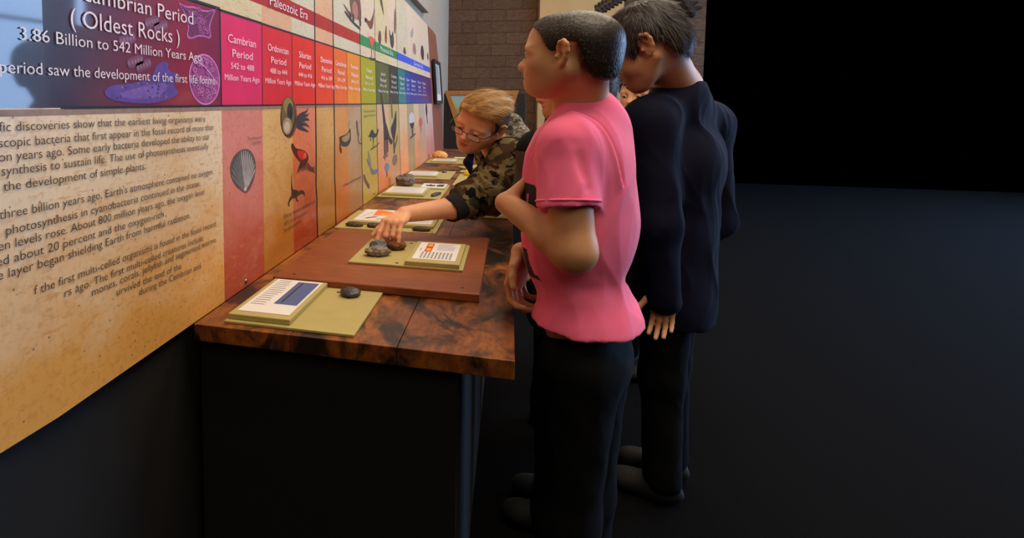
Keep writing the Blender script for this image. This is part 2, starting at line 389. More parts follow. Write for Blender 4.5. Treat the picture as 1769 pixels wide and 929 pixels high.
for it in (('Paleozoic Era', 1.425, 1.504, 1.730, 1.506, 0.0265), ('Mesozoic Era', 2.845, 1.506, 3.19, 1.507, 0.024), ('Cenozoic Era', 3.98, 1.506, 4.45, 1.507, 0.024)): letters('era_lettering', M_WHITEINK, [it])
def cell(yc, w, name, lo, hi, word='Period', nw=1.0):
    letters('period_lettering', M_WHITEINK, [mid(name, yc, 1.3845, w * 0.74 * nw, 0.0185), mid(word, yc, 1.353, w * 0.54, 0.0175), mid('%s to %s' % (lo, hi), yc, 1.3265, w * 0.62, 0.0135), mid('Million Years Ago', yc, 1.2995, w * 0.93, 0.0135)])
cell(1.262, 0.198, 'Cambrian', 542, 488); cell(1.484, 0.20, 'Ordovician', 488, 444); cell(1.702, 0.203, 'Silurian', 444, 416, nw=0.74)
cell(1.926, 0.205, 'Devonian', 416, 359, nw=0.88); cell(2.112, 0.17, 'Carboniferous', 359, 299, nw=1.2); cell(2.318, 0.20, 'Permian', 299, 251, nw=0.8)
cell(2.582, 0.26, 'Triassic', 251, 199, nw=0.6); cell(2.90, 0.27, 'Jurassic', 199, 145, nw=0.6); cell(3.20, 0.25, 'Cretaceous', 145, 65, nw=0.9)
cell(3.47, 0.235, 'Paleocene', 65, 55, 'Epoch'); cell(3.685, 0.15, 'Eocene', 55, 34, 'Epoch'); cell(3.92, 0.29, 'Oligocene', 34, 23, 'Epoch')
cell(4.21, 0.23, 'Miocene', 23, 5, 'Epoch'); cell(4.47, 0.23, 'Pliocene', 5, 2, 'Epoch')
BODY = (('ific discoveries show that the earliest living organisms were', .572, 1.213, 1.084, 1.210), ('scopic bacteria that first appear in the fossil record of more than', .574, 1.193, 1.117, 1.191),
        ('on years ago. Some early bacteria developed the ability to use', .573, 1.175, 1.097, 1.172), ('synthesis to sustain life. The use of photosynthesis eventually', .576, 1.157, 1.094, 1.152),
        ('the development of simple plants.', .578, 1.137, .875, 1.133), ('three billion years ago, Earth\'s atmosphere contained no oxygen.', .570, 1.102, 1.114, 1.096),
        ('photosynthesis in cyanobacteria continued in the ocean,', .579, 1.080, 1.058, 1.078), ('en levels rose. About 800 million years ago, the oxygen level', .566, 1.062, 1.073, 1.058),
        ('ed about 20 percent and the oxygen-rich', .562, 1.043, .925, 1.039), ('e layer began shielding Earth from harmful radiation.', .563, 1.025, 1.017, 1.019),
        ('f the first multi-celled organisms is found in the fossil record', .620, .990, 1.120, .981), ('rs ago. The first multi-celled creatures include', .674, .970, 1.065, .962),
        ('mones, corals, jellyfish and segmented worms.', .730, .953, 1.121, .946), ('urvived the end of the', .787, .935, .981, .926), ('during the Cambrian and', .846, .916, 1.053, .906))
for a, b in ((0, 5), (5, 10), (10, 15)): letters('paragraph_lettering', M_GREYINK, [q + (0.0122, 0.0016, PP, 0.007) for q in BODY[a:b]])
letters('extinction_lettering', M_GREYINK, [('First mass extinction:', 1.514, 0.919, 1.792, 0.921, 0.0135), ('60% of marine species', 1.514, 0.901, 1.709, 0.900, 0.010), ('became extinct.', 1.512, 0.882, 1.65, 0.883, 0.010)])
letters('caption_lettering', M_GREYINK, [('Brachiopod', 1.285, 1.159, 1.362, 1.158, 0.006), ('(shelled)', 1.31, 1.147, 1.362, 1.147, 0.006)])
letters('extinction_lettering', M_GREYINK, [('mass extinction', 2.12, 0.925, 2.40, 0.925, 0.012)])
letters('caption_lettering', M_GREYINK, [('The first mammals', 2.46, 1.205, 2.70, 1.205, 0.010), ('appear in this time', 2.46, 1.185, 2.70, 1.185, 0.010)])

# printed creatures: flat ink on the sheet
INK = {}
def ink(c):
    if c not in INK: INK[c] = mat('picture_ink_%d_%d_%d' % c, c, 0.5, 0.18, 60)
    return INK[c]
class Pic:
    def __init__(self, name, label=None): self.name, self.label, self.V, self.F, self.MI, self.M, self.lay = name, label, [], [], [], [], 0
    def poly(self, pts, c, smooth=2):
        pts = [Vector(p) for p in pts]
        for _ in range(smooth):
            n = len(pts); pts = [q for i in range(n) for q in (pts[i] * 0.75 + pts[(i + 1) % n] * 0.25, pts[i] * 0.25 + pts[(i + 1) % n] * 0.75)]
        if c not in self.M: self.M.append(c)
        from mathutils.geometry import tessellate_polygon
        self.lay += 1; k = len(self.V)
        self.V += [PP(p[0], p[1], 0.0007 + 0.000014 * self.lay) for p in pts]
        for tri in tessellate_polygon([[Vector((p[0], p[1], 0)) for p in pts]]):
            a, b, d = tri
            A, B, D = pts[a], pts[b], pts[d]
            if (B[0] - A[0]) * (D[1] - A[1]) - (B[1] - A[1]) * (D[0] - A[0]) < 0: b, d = d, b
            self.F.append((k + a, k + b, k + d)); self.MI.append(self.M.index(c))
        return self
    def ell(self, y, z, ry, rz, c, rot=0.0, n=24, flat=None):
        pts = []
        for i in range(n):
            a = 2 * math.pi * i / n; u, v = ry * math.cos(a), rz * math.sin(a)
            pts.append((y + u * math.cos(rot) - v * math.sin(rot), z + u * math.sin(rot) + v * math.cos(rot)))
        return self.poly(pts, c, 0)
    def stroke(self, pts, w, c):
        P = [Vector(p) for p in pts]; L, R = [], []
        for i, p in enumerate(P):
            d = (P[min(i + 1, len(P) - 1)] - P[max(i - 1, 0)]).normalized(); n = Vector((-d[1], d[0]))
            ww = w[i] if isinstance(w, (list, tuple)) else w
            L.append(p + n * ww); R.append(p - n * ww)
        return self.poly(L + R[::-1], c, 1)
    def done(self):
        o = new_mesh(self.name, self.V, self.F, [ink(c) for c in self.M], self.MI, False, panel)
        if self.label: tag(o, self.label)
        return o
# life forms of the first cell
p = Pic('star_cell_picture', 'pink star-shaped cell picture')
st = [(0.987, 1.442), (1.018, 1.436), (1.049, 1.442), (1.095, 1.438), (1.142, 1.452), (1.120, 1.425), (1.110, 1.408), (1.118, 1.383), (1.085, 1.385), (1.061, 1.383), (1.035, 1.374), (1.017, 1.376), (1.026, 1.400), (1.010, 1.425)]
p.poly(st, (196, 96, 168), 1); cx, cz = 1.066, 1.412
p.poly([(cx + (a - cx) * .90, cz + (b - cz) * .88) for a, b in st], (104, 22, 78), 1)
r = random.Random(4)
for i in range(34):
    a = r.uniform(0, 6.28); d = r.uniform(.004, .038); p.ell(cx + 1.1 * d * math.cos(a), cz + .72 * d * math.sin(a), r.uniform(.004, .007), r.uniform(.003, .005), (178, 84, 156), 0, 9); p.ell(cx + 1.1 * d * math.cos(a), cz + .72 * d * math.sin(a), .0032, .0023, (90, 18, 70), 0, 8)
for a, b in st[::2]: p.stroke([(cx, cz), (a, b)], 0.0007, (170, 70, 146))
p.done()
p = Pic('net_cell_picture', 'pink oval cell picture with a net pattern')
p.ell(1.087, 1.297, .064, .053, (206, 122, 190), 0, 30); p.ell(1.087, 1.297, .060, .0495, (150, 58, 124), 0, 30)
for i in range(60):
    a = r.uniform(0, 6.28); d = math.sqrt(r.uniform(0, 1)); y, z = 1.087 + .052 * d * math.cos(a), 1.297 + .043 * d * math.sin(a)
    p.ell(y, z, .0062, .0048, (206, 128, 192), 0, 8); p.ell(y, z, .0044, .0034, (132, 44, 108), 0, 8)
p.stroke([(1.050, 1.333), (1.09, 1.322), (1.14, 1.286)], .0016, (214, 140, 200)); p.done()
p = Pic('mat_picture', 'violet spreading mat picture')
p.poly([(0.770, 1.264), (0.789, 1.277), (0.842, 1.281), (0.897, 1.292), (0.92, 1.322), (0.955, 1.325), (0.95, 1.308), (0.995, 1.304), (0.965, 1.282), (0.990, 1.268), (0.953, 1.255), (0.900, 1.247), (0.84, 1.249), (0.791, 1.253)], (92, 62, 150), 1)
p.poly([(0.80, 1.262), (0.85, 1.273), (0.90, 1.281), (0.95, 1.288), (0.94, 1.266), (0.89, 1.255), (0.83, 1.256)], (116, 84, 172), 1)
for i in range(26): p.ell(r.uniform(.80, .95), r.uniform(1.256, 1.284), .0030, .0022, (150, 104, 96) if i % 2 else (66, 40, 110), 0, 7)
p.done()
for y, z, ang in ((0.906, 1.392, .5), (0.932, 1.387, .45), (0.855, 1.319, .4), (0.878, 1.314, .45), (0.835, 1.354, .4)):
    p = Pic('bacterium_picture'); ca, sa = math.cos(ang), math.sin(ang)
    p.stroke([(y - .024 * ca, z - .016 * sa), (y - .018 * ca, z - .012 * sa), (y + .018 * ca, z + .012 * sa), (y + .024 * ca, z + .016 * sa)], [.006, .0085, .0085, .006], (112, 62, 92))
    for k in range(5): p.ell(y + (k - 2) * .009 * ca, z + (k - 2) * .006 * sa, .003, .0045, (146, 98, 120), ang, 9)
    p.done()
# grey scallop-like shell
p = Pic('shell_picture', 'grey ribbed seashell picture')
out = [(1.268, 1.032), (1.243, 1.044), (1.212, 1.060), (1.193, 1.084), (1.193, 1.106), (1.208, 1.124), (1.238, 1.136), (1.276, 1.139), (1.306, 1.130), (1.324, 1.110), (1.327, 1.086), (1.312, 1.058), (1.290, 1.040)]
p.poly([(a + 0.005, b - 0.004) for a, b in out], (128, 62, 48)); p.poly(out, (84, 80, 78))
for i in range(15):
    a = math.radians(18 + 144 * i / 14); tip = (1.262 + 0.068 * math.cos(a) * (1.0), 1.060 + 0.075 * math.sin(a))
    b0 = (1.268 + 0.010 * math.cos(a), 1.040 + 0.004 * math.sin(a))
    p.stroke([b0, ((b0[0] + tip[0]) / 2, (b0[1] + tip[1]) / 2 - 0.001), tip], [0.0008, 0.0022, 0.0030], (182, 176, 168) if i < 9 else (120, 116, 112))
p.ell(1.268, 1.041, 0.008, 0.005, (190, 184, 176)); p.done()
# chambered shell with arms
p = Pic('nautilus_picture', 'olive coiled shell picture with dark arms')
p.ell(1.566, 1.206, 0.064, 0.059, (150, 70, 40)); p.ell(1.558, 1.208, 0.061, 0.058, (64, 52, 36)); p.ell(1.556, 1.214, 0.053, 0.050, (112, 94, 54))
p.ell(1.556, 1.240, 0.036, 0.024, (146, 130, 66)); p.ell(1.570, 1.222, 0.024, 0.026, (58, 48, 36)); p.ell(1.574, 1.216, 0.008, 0.012, (20, 18, 18))
p.ell(1.548, 1.182, 0.036, 0.024, (168, 152, 128)); p.ell(1.545, 1.180, 0.022, 0.015, (206, 192, 168))
for a in ((1.618, 1.196, 1.66, 1.212, 1.716, 1.220, 1.732, 1.232), (1.618, 1.194, 1.67, 1.206, 1.72, 1.208, 1.738, 1.214), (1.618, 1.190, 1.67, 1.194, 1.72, 1.198, 1.742, 1.192),
          (1.618, 1.186, 1.67, 1.182, 1.71, 1.182, 1.742, 1.170), (1.618, 1.184, 1.66, 1.172, 1.70, 1.164, 1.735, 1.156)):
    p.stroke([(a[i], a[i + 1]) for i in range(0, 8, 2)], [0.0085, 0.0065, 0.004, 0.0012], (62, 56, 62))
p.done()
p = Pic('squid_picture', 'red and brown squid picture')
p.poly([(1.574, 1.124), (1.590, 1.133), (1.614, 1.112), (1.668, 1.106), (1.716, 1.092), (1.732, 1.074), (1.722, 1.062), (1.676, 1.060), (1.630, 1.078), (1.590, 1.104)], (90, 34, 24))
p.poly([(1.620, 1.106), (1.668, 1.103), (1.708, 1.092), (1.716, 1.078), (1.680, 1.070), (1.640, 1.082)], (206, 40, 26)); p.ell(1.694, 1.084, 0.014, 0.009, (238, 92, 66))
p.ell(1.708, 1.064, 0.008, 0.007, (24, 20, 22))
for i in range(6): p.stroke([(1.660 + 0.010 * i, 1.066), (1.640 + 0.012 * i, 1.05), (1.622 + 0.018 * i, 1.036 - 0.002 * (i % 2))], [0.006, 0.004, 0.0012], (70, 36, 32))
for dz in (0, 0.014, 0.028): p.stroke([(1.716, 1.058 - dz * 0.4), (1.748, 1.040 - dz * 0.3), (1.775, 1.034 - dz * 0.2), (1.792, 1.044 - dz)], [0.006, 0.004, 0.003, 0.001], (96, 50, 40))
p.done()
p = Pic('sea_scorpion_picture', 'dark long-tailed sea creature picture')
p.stroke([(1.580, 1.044), (1.578, 1.01), (1.582, 0.990), (1.602, 0.972)], [0.0012, 0.003, 0.007, 0.010], (56, 32, 24))
p.poly([(1.574, 0.990), (1.60, 0.992), (1.636, 0.982), (1.640, 0.968), (1.606, 0.964), (1.580, 0.968)], (56, 32, 24))
p.stroke([(1.628, 0.974), (1.664, 0.976), (1.690, 0.966), (1.688, 0.956)], [0.006, 0.006, 0.004, 0.002], (66, 40, 28)); p.stroke([(1.584, 0.972), (1.562, 0.968), (1.550, 0.956), (1.560, 0.948)], [0.006, 0.006, 0.005, 0.002], (66, 48, 28))
p.stroke([(1.614, 0.966), (1.622, 0.954), (1.634, 0.950)], [0.004, 0.003, 0.001], (60, 38, 26)); p.done()
p = Pic('ammonite_picture', 'tan horn-shaped shell picture')
p.poly([(2.075, 1.118), (2.10, 1.122), (2.17, 1.124), (2.215, 1.134), (2.236, 1.152), (2.250, 1.126), (2.246, 1.094), (2.205, 1.076), (2.14, 1.078), (2.095, 1.090)], (70, 56, 40))
p.poly([(2.11, 1.116), (2.16, 1.118), (2.205, 1.126), (2.232, 1.134), (2.232, 1.108), (2.19, 1.094), (2.13, 1.098)], (166, 132, 84)); p.stroke([(2.215, 1.15), (2.226, 1.168), (2.234, 1.176)], 0.008, (150, 150, 96))
p.stroke([(2.092, 1.098), (2.088, 1.076), (2.112, 1.06)], 0.010, (84, 46, 38)); p.done()
p = Pic('reptile_picture', 'grey long-bodied reptile picture')
p.poly([(2.33, 1.176), (2.362, 1.172), (2.372, 1.13), (2.40, 1.10), (2.41, 1.082), (2.372, 1.086), (2.352, 1.12)], (104, 88, 72)); p.ell(2.384, 1.096, 0.010, 0.014, (190, 160, 70))
p.stroke([(2.36, 1.092), (2.39, 1.074), (2.42, 1.072)], 0.003, (104, 88, 72)); p.done()
p = Pic('raptor_picture', 'dark two-legged dinosaur picture')
p.poly([(2.53, 1.09), (2.575, 1.102), (2.612, 1.122), (2.65, 1.122), (2.68, 1.10), (2.72, 1.10), (2.756, 1.124), (2.778, 1.118), (2.745, 1.09), (2.70, 1.082), (2.64, 1.082), (2.59, 1.094)], (66, 58, 56))
p.stroke([(2.648, 1.09), (2.654, 1.07), (2.648, 1.042)], [0.012, 0.008, 0.004], (60, 52, 48)); p.stroke([(2.60, 1.096), (2.592, 1.08), (2.604, 1.07)], [0.008, 0.006, 0.003], (60, 52, 48))
p.stroke([(2.59, 1.030), (2.65, 1.038), (2.70, 1.038), (2.78, 1.052)], 0.004, (104, 84, 44)); p.done()
p = Pic('flying_reptile_picture', 'blue-grey flying reptile picture')
p.poly([(2.51, 0.99), (2.53, 1.0), (2.57, 0.968), (2.64, 0.928), (2.72, 0.93), (2.76, 0.905), (2.68, 0.908), (2.60, 0.912), (2.57, 0.95)], (110, 112, 122)); p.stroke([(2.545, 1.03), (2.575, 0.98), (2.60, 0.95)], 0.012, (132, 128, 124)); p.done()
p = Pic('plant_picture', 'brown stalk picture at the divider foot'); p.stroke([(2.452, 0.93), (2.50, 0.89), (2.56, 0.86)], [0.012, 0.010, 0.012], (110, 70, 50)); p.done()
p = Pic('long_necked_dinosaur_picture', 'dark long-necked dinosaur picture')
p.stroke([(2.835, 1.315), (2.866, 1.26), (2.902, 1.18), (2.93, 1.11)], [0.010, 0.016, 0.024, 0.036], (62, 46, 42))
p.poly([(2.89, 1.15), (2.95, 1.15), (3.0, 1.11), (3.05, 1.06), (3.13, 1.042), (3.10, 1.018), (3.04, 1.03), (3.0, 1.06), (2.94, 1.05), (2.89, 1.06)], (66, 48, 44))
for y, z in ((2.905, 0.955), (2.945, 0.975), (2.985, 0.985)): p.stroke([(y, 1.09), (y, 1.02), (y, z)], 0.014, (52, 38, 36))
p.stroke([(2.86, 0.972), (2.95, 0.968), (3.0, 0.975)], 0.006, (110, 100, 100)); p.done()
p = Pic('plated_dinosaur_picture', 'blue and pink dinosaur picture'); p.poly([(2.88, 0.915), (2.93, 0.94), (2.98, 0.928), (3.02, 0.915), (2.98, 0.885), (2.92, 0.89)], (104, 120, 136)); p.stroke([(2.95, 0.895), (2.95, 0.86)], 0.016, (110, 84, 72)); p.done()
p = Pic('horned_dinosaur_picture', 'brown horned dinosaur picture'); p.poly([(3.10, 0.94), (3.16, 0.96), (3.24, 0.955), (3.25, 0.915), (3.18, 0.895), (3.11, 0.905)], (130, 98, 76)); p.done()
p = Pic('crested_dinosaur_picture', 'dark crested dinosaur picture')
p.poly([(3.07, 1.11), (3.13, 1.13), (3.19, 1.16), (3.25, 1.22), (3.255, 1.12), (3.20, 1.06), (3.16, 1.02), (3.12, 1.06)], (56, 46, 50)); p.stroke([(3.15, 1.05), (3.16, 1.0), (3.17, 0.965)], 0.02, (70, 60, 44)); p.stroke([(3.17, 0.99), (3.24, 1.03), (3.27, 1.06)], 0.012, (96, 92, 50)); p.done()
p = Pic('tree_picture', 'brown trunk picture rising into the bar'); p.stroke([(3.10, 1.27), (3.12, 1.23), (3.13, 1.16)], [0.012, 0.016, 0.02], (110, 80, 60)); p.done()
p = Pic('pale_bird_picture', 'pale bird picture with dark legs'); p.ell(3.80, 1.14, 0.11, 0.045, (196, 190, 190)); p.poly([(3.70, 1.12), (3.80, 1.11), (3.92, 1.12), (3.84, 1.07), (3.76, 1.08)], (60, 48, 48)); p.stroke([(3.80, 1.08), (3.82, 1.03)], 0.02, (54, 40, 40)); p.stroke([(3.70, 1.018), (3.82, 1.026), (3.94, 1.036)], 0.007, (84, 70, 56)); p.done()
p = Pic('red_bird_picture', 'red bird picture'); p.ell(4.20, 1.105, 0.09, 0.035, (196, 92, 74)); p.stroke([(4.2, 1.08), (4.22, 1.03)], 0.016, (150, 110, 96)); p.done()
p = Pic('hanging_bird_picture', 'dark upright bird picture'); p.ell(4.55, 1.19, 0.05, 0.055, (44, 42, 48)); p.stroke([(4.55, 1.15), (4.58, 1.08)], 0.02, (70, 66, 66)); p.done()
# upper row
p = Pic('tusked_reptile_picture', 'pink-grey four-legged reptile picture')
p.poly([(2.26, 1.70), (2.42, 1.72), (2.455, 1.66), (2.46, 1.61), (2.43, 1.59), (2.36, 1.60), (2.30, 1.60), (2.24, 1.612), (2.14, 1.632), (2.24, 1.595), (2.30, 1.585), (2.26, 1.64)], (112, 76, 66)); p.ell(2.35, 1.63, 0.05, 0.035, (176, 116, 100))
for y in (2.26, 2.31, 2.43): p.stroke([(y, 1.61), (y + 0.01, 1.575)], 0.016, (74, 50, 46))
p.stroke([(2.18, 1.60), (2.30, 1.575), (2.44, 1.562)], 0.006, (66, 56, 40)); p.done()
p = Pic('winged_reptile_picture', 'brown winged reptile picture'); p.poly([(2.51, 1.615), (2.56, 1.628), (2.62, 1.615), (2.70, 1.66), (2.735, 1.71), (2.70, 1.61), (2.64, 1.58), (2.58, 1.602)], (120, 74, 52)); p.stroke([(2.52, 1.612), (2.56, 1.618)], 0.010, (44, 36, 36)); p.done()
p = Pic('pink_dinosaur_picture', 'pink two-legged dinosaur picture'); p.poly([(2.57, 1.565), (2.60, 1.545), (2.64, 1.556), (2.70, 1.552), (2.745, 1.546), (2.70, 1.53), (2.66, 1.50), (2.62, 1.52)], (206, 92, 76)); p.stroke([(2.65, 1.515), (2.65, 1.455)], 0.010, (170, 104, 84)); p.stroke([(2.70, 1.52), (2.71, 1.46)], 0.008, (170, 104, 84)); p.stroke([(2.60, 1.452), (2.67, 1.450), (2.73, 1.456)], 0.006, (70, 60, 64)); p.done()
for nm, pts, c in (('standing_dinosaur_picture', [(2.80, 1.56), (2.83, 1.60), (2.87, 1.61), (2.89, 1.57), (2.86, 1.535), (2.82, 1.54)], (96, 72, 60)), ('rearing_dinosaur_picture', [(2.97, 1.57), (3.0, 1.64), (3.03, 1.66), (3.04, 1.60), (3.02, 1.55)], (124, 74, 52)),
                   ('horned_head_picture', [(3.12, 1.58), (3.10, 1.66), (3.16, 1.60), (3.22, 1.66), (3.25, 1.58), (3.20, 1.545), (3.15, 1.55)], (70, 60, 56)), ('tall_dinosaur_picture', [(3.25, 1.65), (3.28, 1.76), (3.33, 1.80), (3.325, 1.68), (3.29, 1.63)], (120, 86, 62)),
                   ('perched_reptile_picture', [(2.86, 1.76), (2.90, 1.80), (2.95, 1.74), (2.97, 1.69), (2.92, 1.72)], (92, 76, 60)), ('brown_mammal_picture', [(3.55, 1.565), (3.60, 1.60), (3.66, 1.58), (3.66, 1.55), (3.58, 1.548)], (96, 62, 50)),
                   ('antelope_picture', [(3.95, 1.60), (4.0, 1.66), (4.10, 1.66), (4.14, 1.60), (4.06, 1.575)], (152, 118, 116)), ('mammoth_picture', [(4.36, 1.62), (4.42, 1.68), (4.52, 1.69), (4.58, 1.64), (4.54, 1.58), (4.46, 1.57), (4.40, 1.585)], (62, 46, 42)),
                   ('grey_rhino_picture', [(3.86, 1.70), (3.95, 1.74), (4.02, 1.77), (4.02, 1.71), (3.94, 1.68)], (158, 148, 152)), ('dark_figure_picture', [(4.76, 1.62), (4.80, 1.66), (4.86, 1.65), (4.86, 1.60), (4.80, 1.595)], (70, 46, 46))):
    p = Pic(nm); p.poly(pts, c); p.done()
M_STEEL = mat('steel', (150, 150, 150), 0.3, metal=1.0)
for y, z in ((1.267, 0.814), (2.65, 0.822)):
    q = MB(); q.tube([(PP(y, z)[0] - 0.001, y, z), (PP(y, z)[0] + 0.0035, y, z)], [0.0062, 0.0048], 14); q.build('screw', M_STEEL, panel)

# brown board that ends the panel, with the black framed notice
M_BOARD = mat('red_brown_board', (132, 70, 44), 0.6, 0.14, 12)
bb = MB(); L = lean(4.92)
n = 6; prof = [(4.925, ZB), (5.60, ZB), (5.66, 1.653), (5.59, 1.878), (5.50, ZT), (4.925, ZT)]
Vb = [PP(y, z, o) for o in (0.0, -0.03) for y, z in prof]; k = len(prof)
bb.add(Vb, [list(range(k)), list(range(k, 2 * k))[::-1]] + [[i, (i + 1) % k, k + (i + 1) % k, k + i] for i in range(k)])
b = bb.build('end_board', M_BOARD); tag(b, 'red-brown board standing at the far end of the timeline panel, carrying the black framed notice', 'board')
nt = empty('notice_frame', PP(5.25, 1.24, 0.012), 'narrow black framed notice of small print hung on the brown end board', 'sign')
f = MB(); ya, yb, za, zb = 5.02, 5.53, 1.235, 1.62
def pq(mb, y0, y1, z0, z1, o0, o1, m=0):
    v = [PP(y, z, o) for o in (o0, o1) for y, z in ((y0, z0), (y1, z0), (y1, z1), (y0, z1))]
    mb.add(v, [(0, 3, 2, 1), (4, 5, 6, 7), (0, 1, 5, 4), (1, 2, 6, 5), (2, 3, 7, 6), (3, 0, 4, 7)], m)
for q in ((ya, yb, za, za + .03), (ya, yb, zb - .03, zb), (ya, ya + .05, za + .03, zb - .03), (yb - .05, yb, za + .03, zb - .03)): pq(f, *q, 0.012, 0.032)
f.build('frame', mat('black_frame', (20, 16, 18), 0.4), nt)
s = MB(); pq(s, ya + .05, yb - .05, za + .03, zb - .03, 0.012, 0.022); s.build('paper', mat('white_paper', (214, 210, 204), 0.8), nt)
V, F = [], []
for i in range(24): rule(V, F, ya + .08, zb - .05 - i * 0.0105, yb - .09 - 0.03 * ((i * 7) % 5) / 4, zb - .05 - i * 0.0105, 0.0024, 0.0228, 2)
new_mesh('print', V, F, M_GREYINK, None, False, nt)

# ------------------------------------------------------------------ the bench and what lies on it
def m_stained(name, base, dark, light, sc, amount=0.6, rough=0.38, lo=0.42, hi=0.62):
    m = bpy.data.materials.new(name); t = NT(m)
    g = t.noise(sc, 1.0, 6, 0.6, 0.8); fine = t.noise((sc[0] * 7, sc[1] * 7, 40), 1.0, 4, 0.6)
    patch = t.noise((7, 4.2, 5), 1.3, 4, 0.6, 1.2)
    c = t.mix(t.ramp(g, ((0.35, (0, 0, 0)), (0.68, (1, 1, 1)))), lin(base), lin(light))
    c = t.mix(t.ramp(fine, ((0.4, (0.5, 0.5, 0.5)), (0.6, (0, 0, 0)))), c, lin(dark))
    c = t.mix(t.ramp(patch, ((lo, (0, 0, 0)), (hi, (amount, amount, amount)))), c, lin(dark))
    t.colour(c); t.b.inputs['Roughness'].default_value = rough
    t.bump(fine, 0.12, 0.001)
    return m
M_BENCH = m_stained('scorched_pine', (116, 60, 24), (26, 21, 18), (170, 98, 38), (9, 3, 6), 0.95, 0.36, 0.45, 0.58)
M_PLY = m_stained('red_brown_plywood', (134, 66, 26), (98, 46, 20), (146, 78, 32), (2.5, 16, 6), 0.25, 0.42, 0.45, 0.8)
M_BASE = mat('black_stained_boards', (13, 11, 10), 0.7, 0.2, 12)
pln = MB().box((-0.245, 0.56, 0.0), (-0.022, 5.62, 0.795)).build('panel_plinth', M_BASE)
tag(pln, 'black-stained plinth wall carrying the timeline panel, behind the bench', 'plinth')
e = empty('bench', (0.3, 3.3, 0.0), 'long scorched-pine display bench running along the foot of the timeline panel', 'bench')
w = MB()
for i in range(3):
    xa, xb = 0.002 + 0.210 * i, 0.002 + 0.210 * (i + 1)
    w.box((xa, 1.02, 0.765), (xb - 0.0012, 5.62, 0.80), 0, 0.0015)
w.build('worktop', M_BENCH, e)
MB().box((0.0, 1.05, 0.06), (0.53, 5.6, 0.765)).box((0.0, 1.10, 0.0), (0.48, 5.56, 0.06)).build('base', M_BASE, e)

bd = MB().box((0.055, 1.302, 0.8005), (0.556, 1.872, 0.82), bev=0.0025).build('board', M_PLY)
tag(bd, 'reddish brown plywood board lying on the bench under the tray of touchable rocks', 'board')
for x, y in ((0.10, 1.335), (0.31, 1.86), (0.515, 1.34)): MB().tube([(x, y, 0.8195), (x, y, 0.8204)], 0.004, 10).build('screw_hole', M_BLACKLINE, bd)

M_OLIVE = mat('olive_paint', (172, 158, 96), 0.5, 0.05, 25, 0.1, 300)
M_PAPER = mat('laminated_white_paper', (226, 224, 220), 0.35)
M_INKS = {k: mat('paper_ink_' + k, c, 0.5) for k, c in (('grey', (120, 116, 116)), ('dark', (52, 44, 46)), ('red', (190, 40, 24)), ('orange', (232, 120, 40)), ('yellow', (226, 160, 50)), ('blue', (74, 92, 140)), ('lilac', (176, 170, 186)))}
INKL = list(M_INKS)
class Flat:
    """ink lying on one paper"""
    def __init__(self, z): self.z = z; self.V = []; self.F = []; self.M = []; self.l = 0
    def poly(self, pts, k):
        self.l += 1; n = len(self.V); self.V += [(x, y, self.z + 0.0002 * self.l) for x, y in pts]; self.F.append(tuple(range(n, n + len(pts)))); self.M.append(INKL.index(k)); return self
    def rect(self, x0, y0, x1, y1, k): return self.poly([(x0, y0), (x1, y0), (x1, y1), (x0, y1)], k)
    def rows(self, x0, x1, y0, y1, n, k, along='x', h=0.0022, seed=1):
        r = random.Random(seed)
        for i in range(n):
            f = r.uniform(0.75, 1.0)
            if along == 'x': y = y0 + (y1 - y0) * i / max(1, n - 1); n0 = len(self.V); q = [(x0, y), (x0 + (x1 - x0) * f, y), (x0 + (x1 - x0) * f, y + h), (x0, y + h)]
            else: x = x0 + (x1 - x0) * i / max(1, n - 1); q = [(x, y1 - (y1 - y0) * f), (x + h, y1 - (y1 - y0) * f), (x + h, y1), (x, y1)]
            n0 = len(self.V); self.V += [(a, b, self.z + 0.0002) for a, b in q]; self.F.append((n0, n0 + 1, n0 + 2, n0 + 3)); self.M.append(INKL.index(k))
        return self
    def build(self, parent): return new_mesh('print', self.V, self.F, list(M_INKS.values()), self.M, False, parent)
def tray(label, x0, x1, y0, y1, z=0.8003, holes=(), plates=()):
    """olive tray; plates: (x0,x1,y0,y1,height, paper rect or None, ink function)"""
    e = empty('specimen_tray', ((x0 + x1) / 2, (y0 + y1) / 2, z), label, 'specimen tray', 'olive trays on the bench')
    MB().box((x0, y0, z), (x1, y1, z + 0.0055), bev=0.0012).build('base_plate', M_OLIVE, e)
    zt = z + 0.0055
    for (a, b, c, d, h, pr, fn) in plates:
        p = MB().box((a, c, zt), (b, d, zt + h), bev=0.002).build('label_plate', M_OLIVE, e)
        if pr:
            pp = MB().box((pr[0], pr[2], zt + h), (pr[1], pr[3], zt + h + 0.0012)).build('paper', M_PAPER, p)
            if fn:
                f = Flat(zt + h + 0.0013); fn(f, *pr); o = f.build(p)
    for x, y in holes: MB().tube([(x, y, zt - 0.001), (x, y, zt + 0.0005)], 0.0048, 12).build('screw_hole', M_BLACKLINE, e)
    return zt
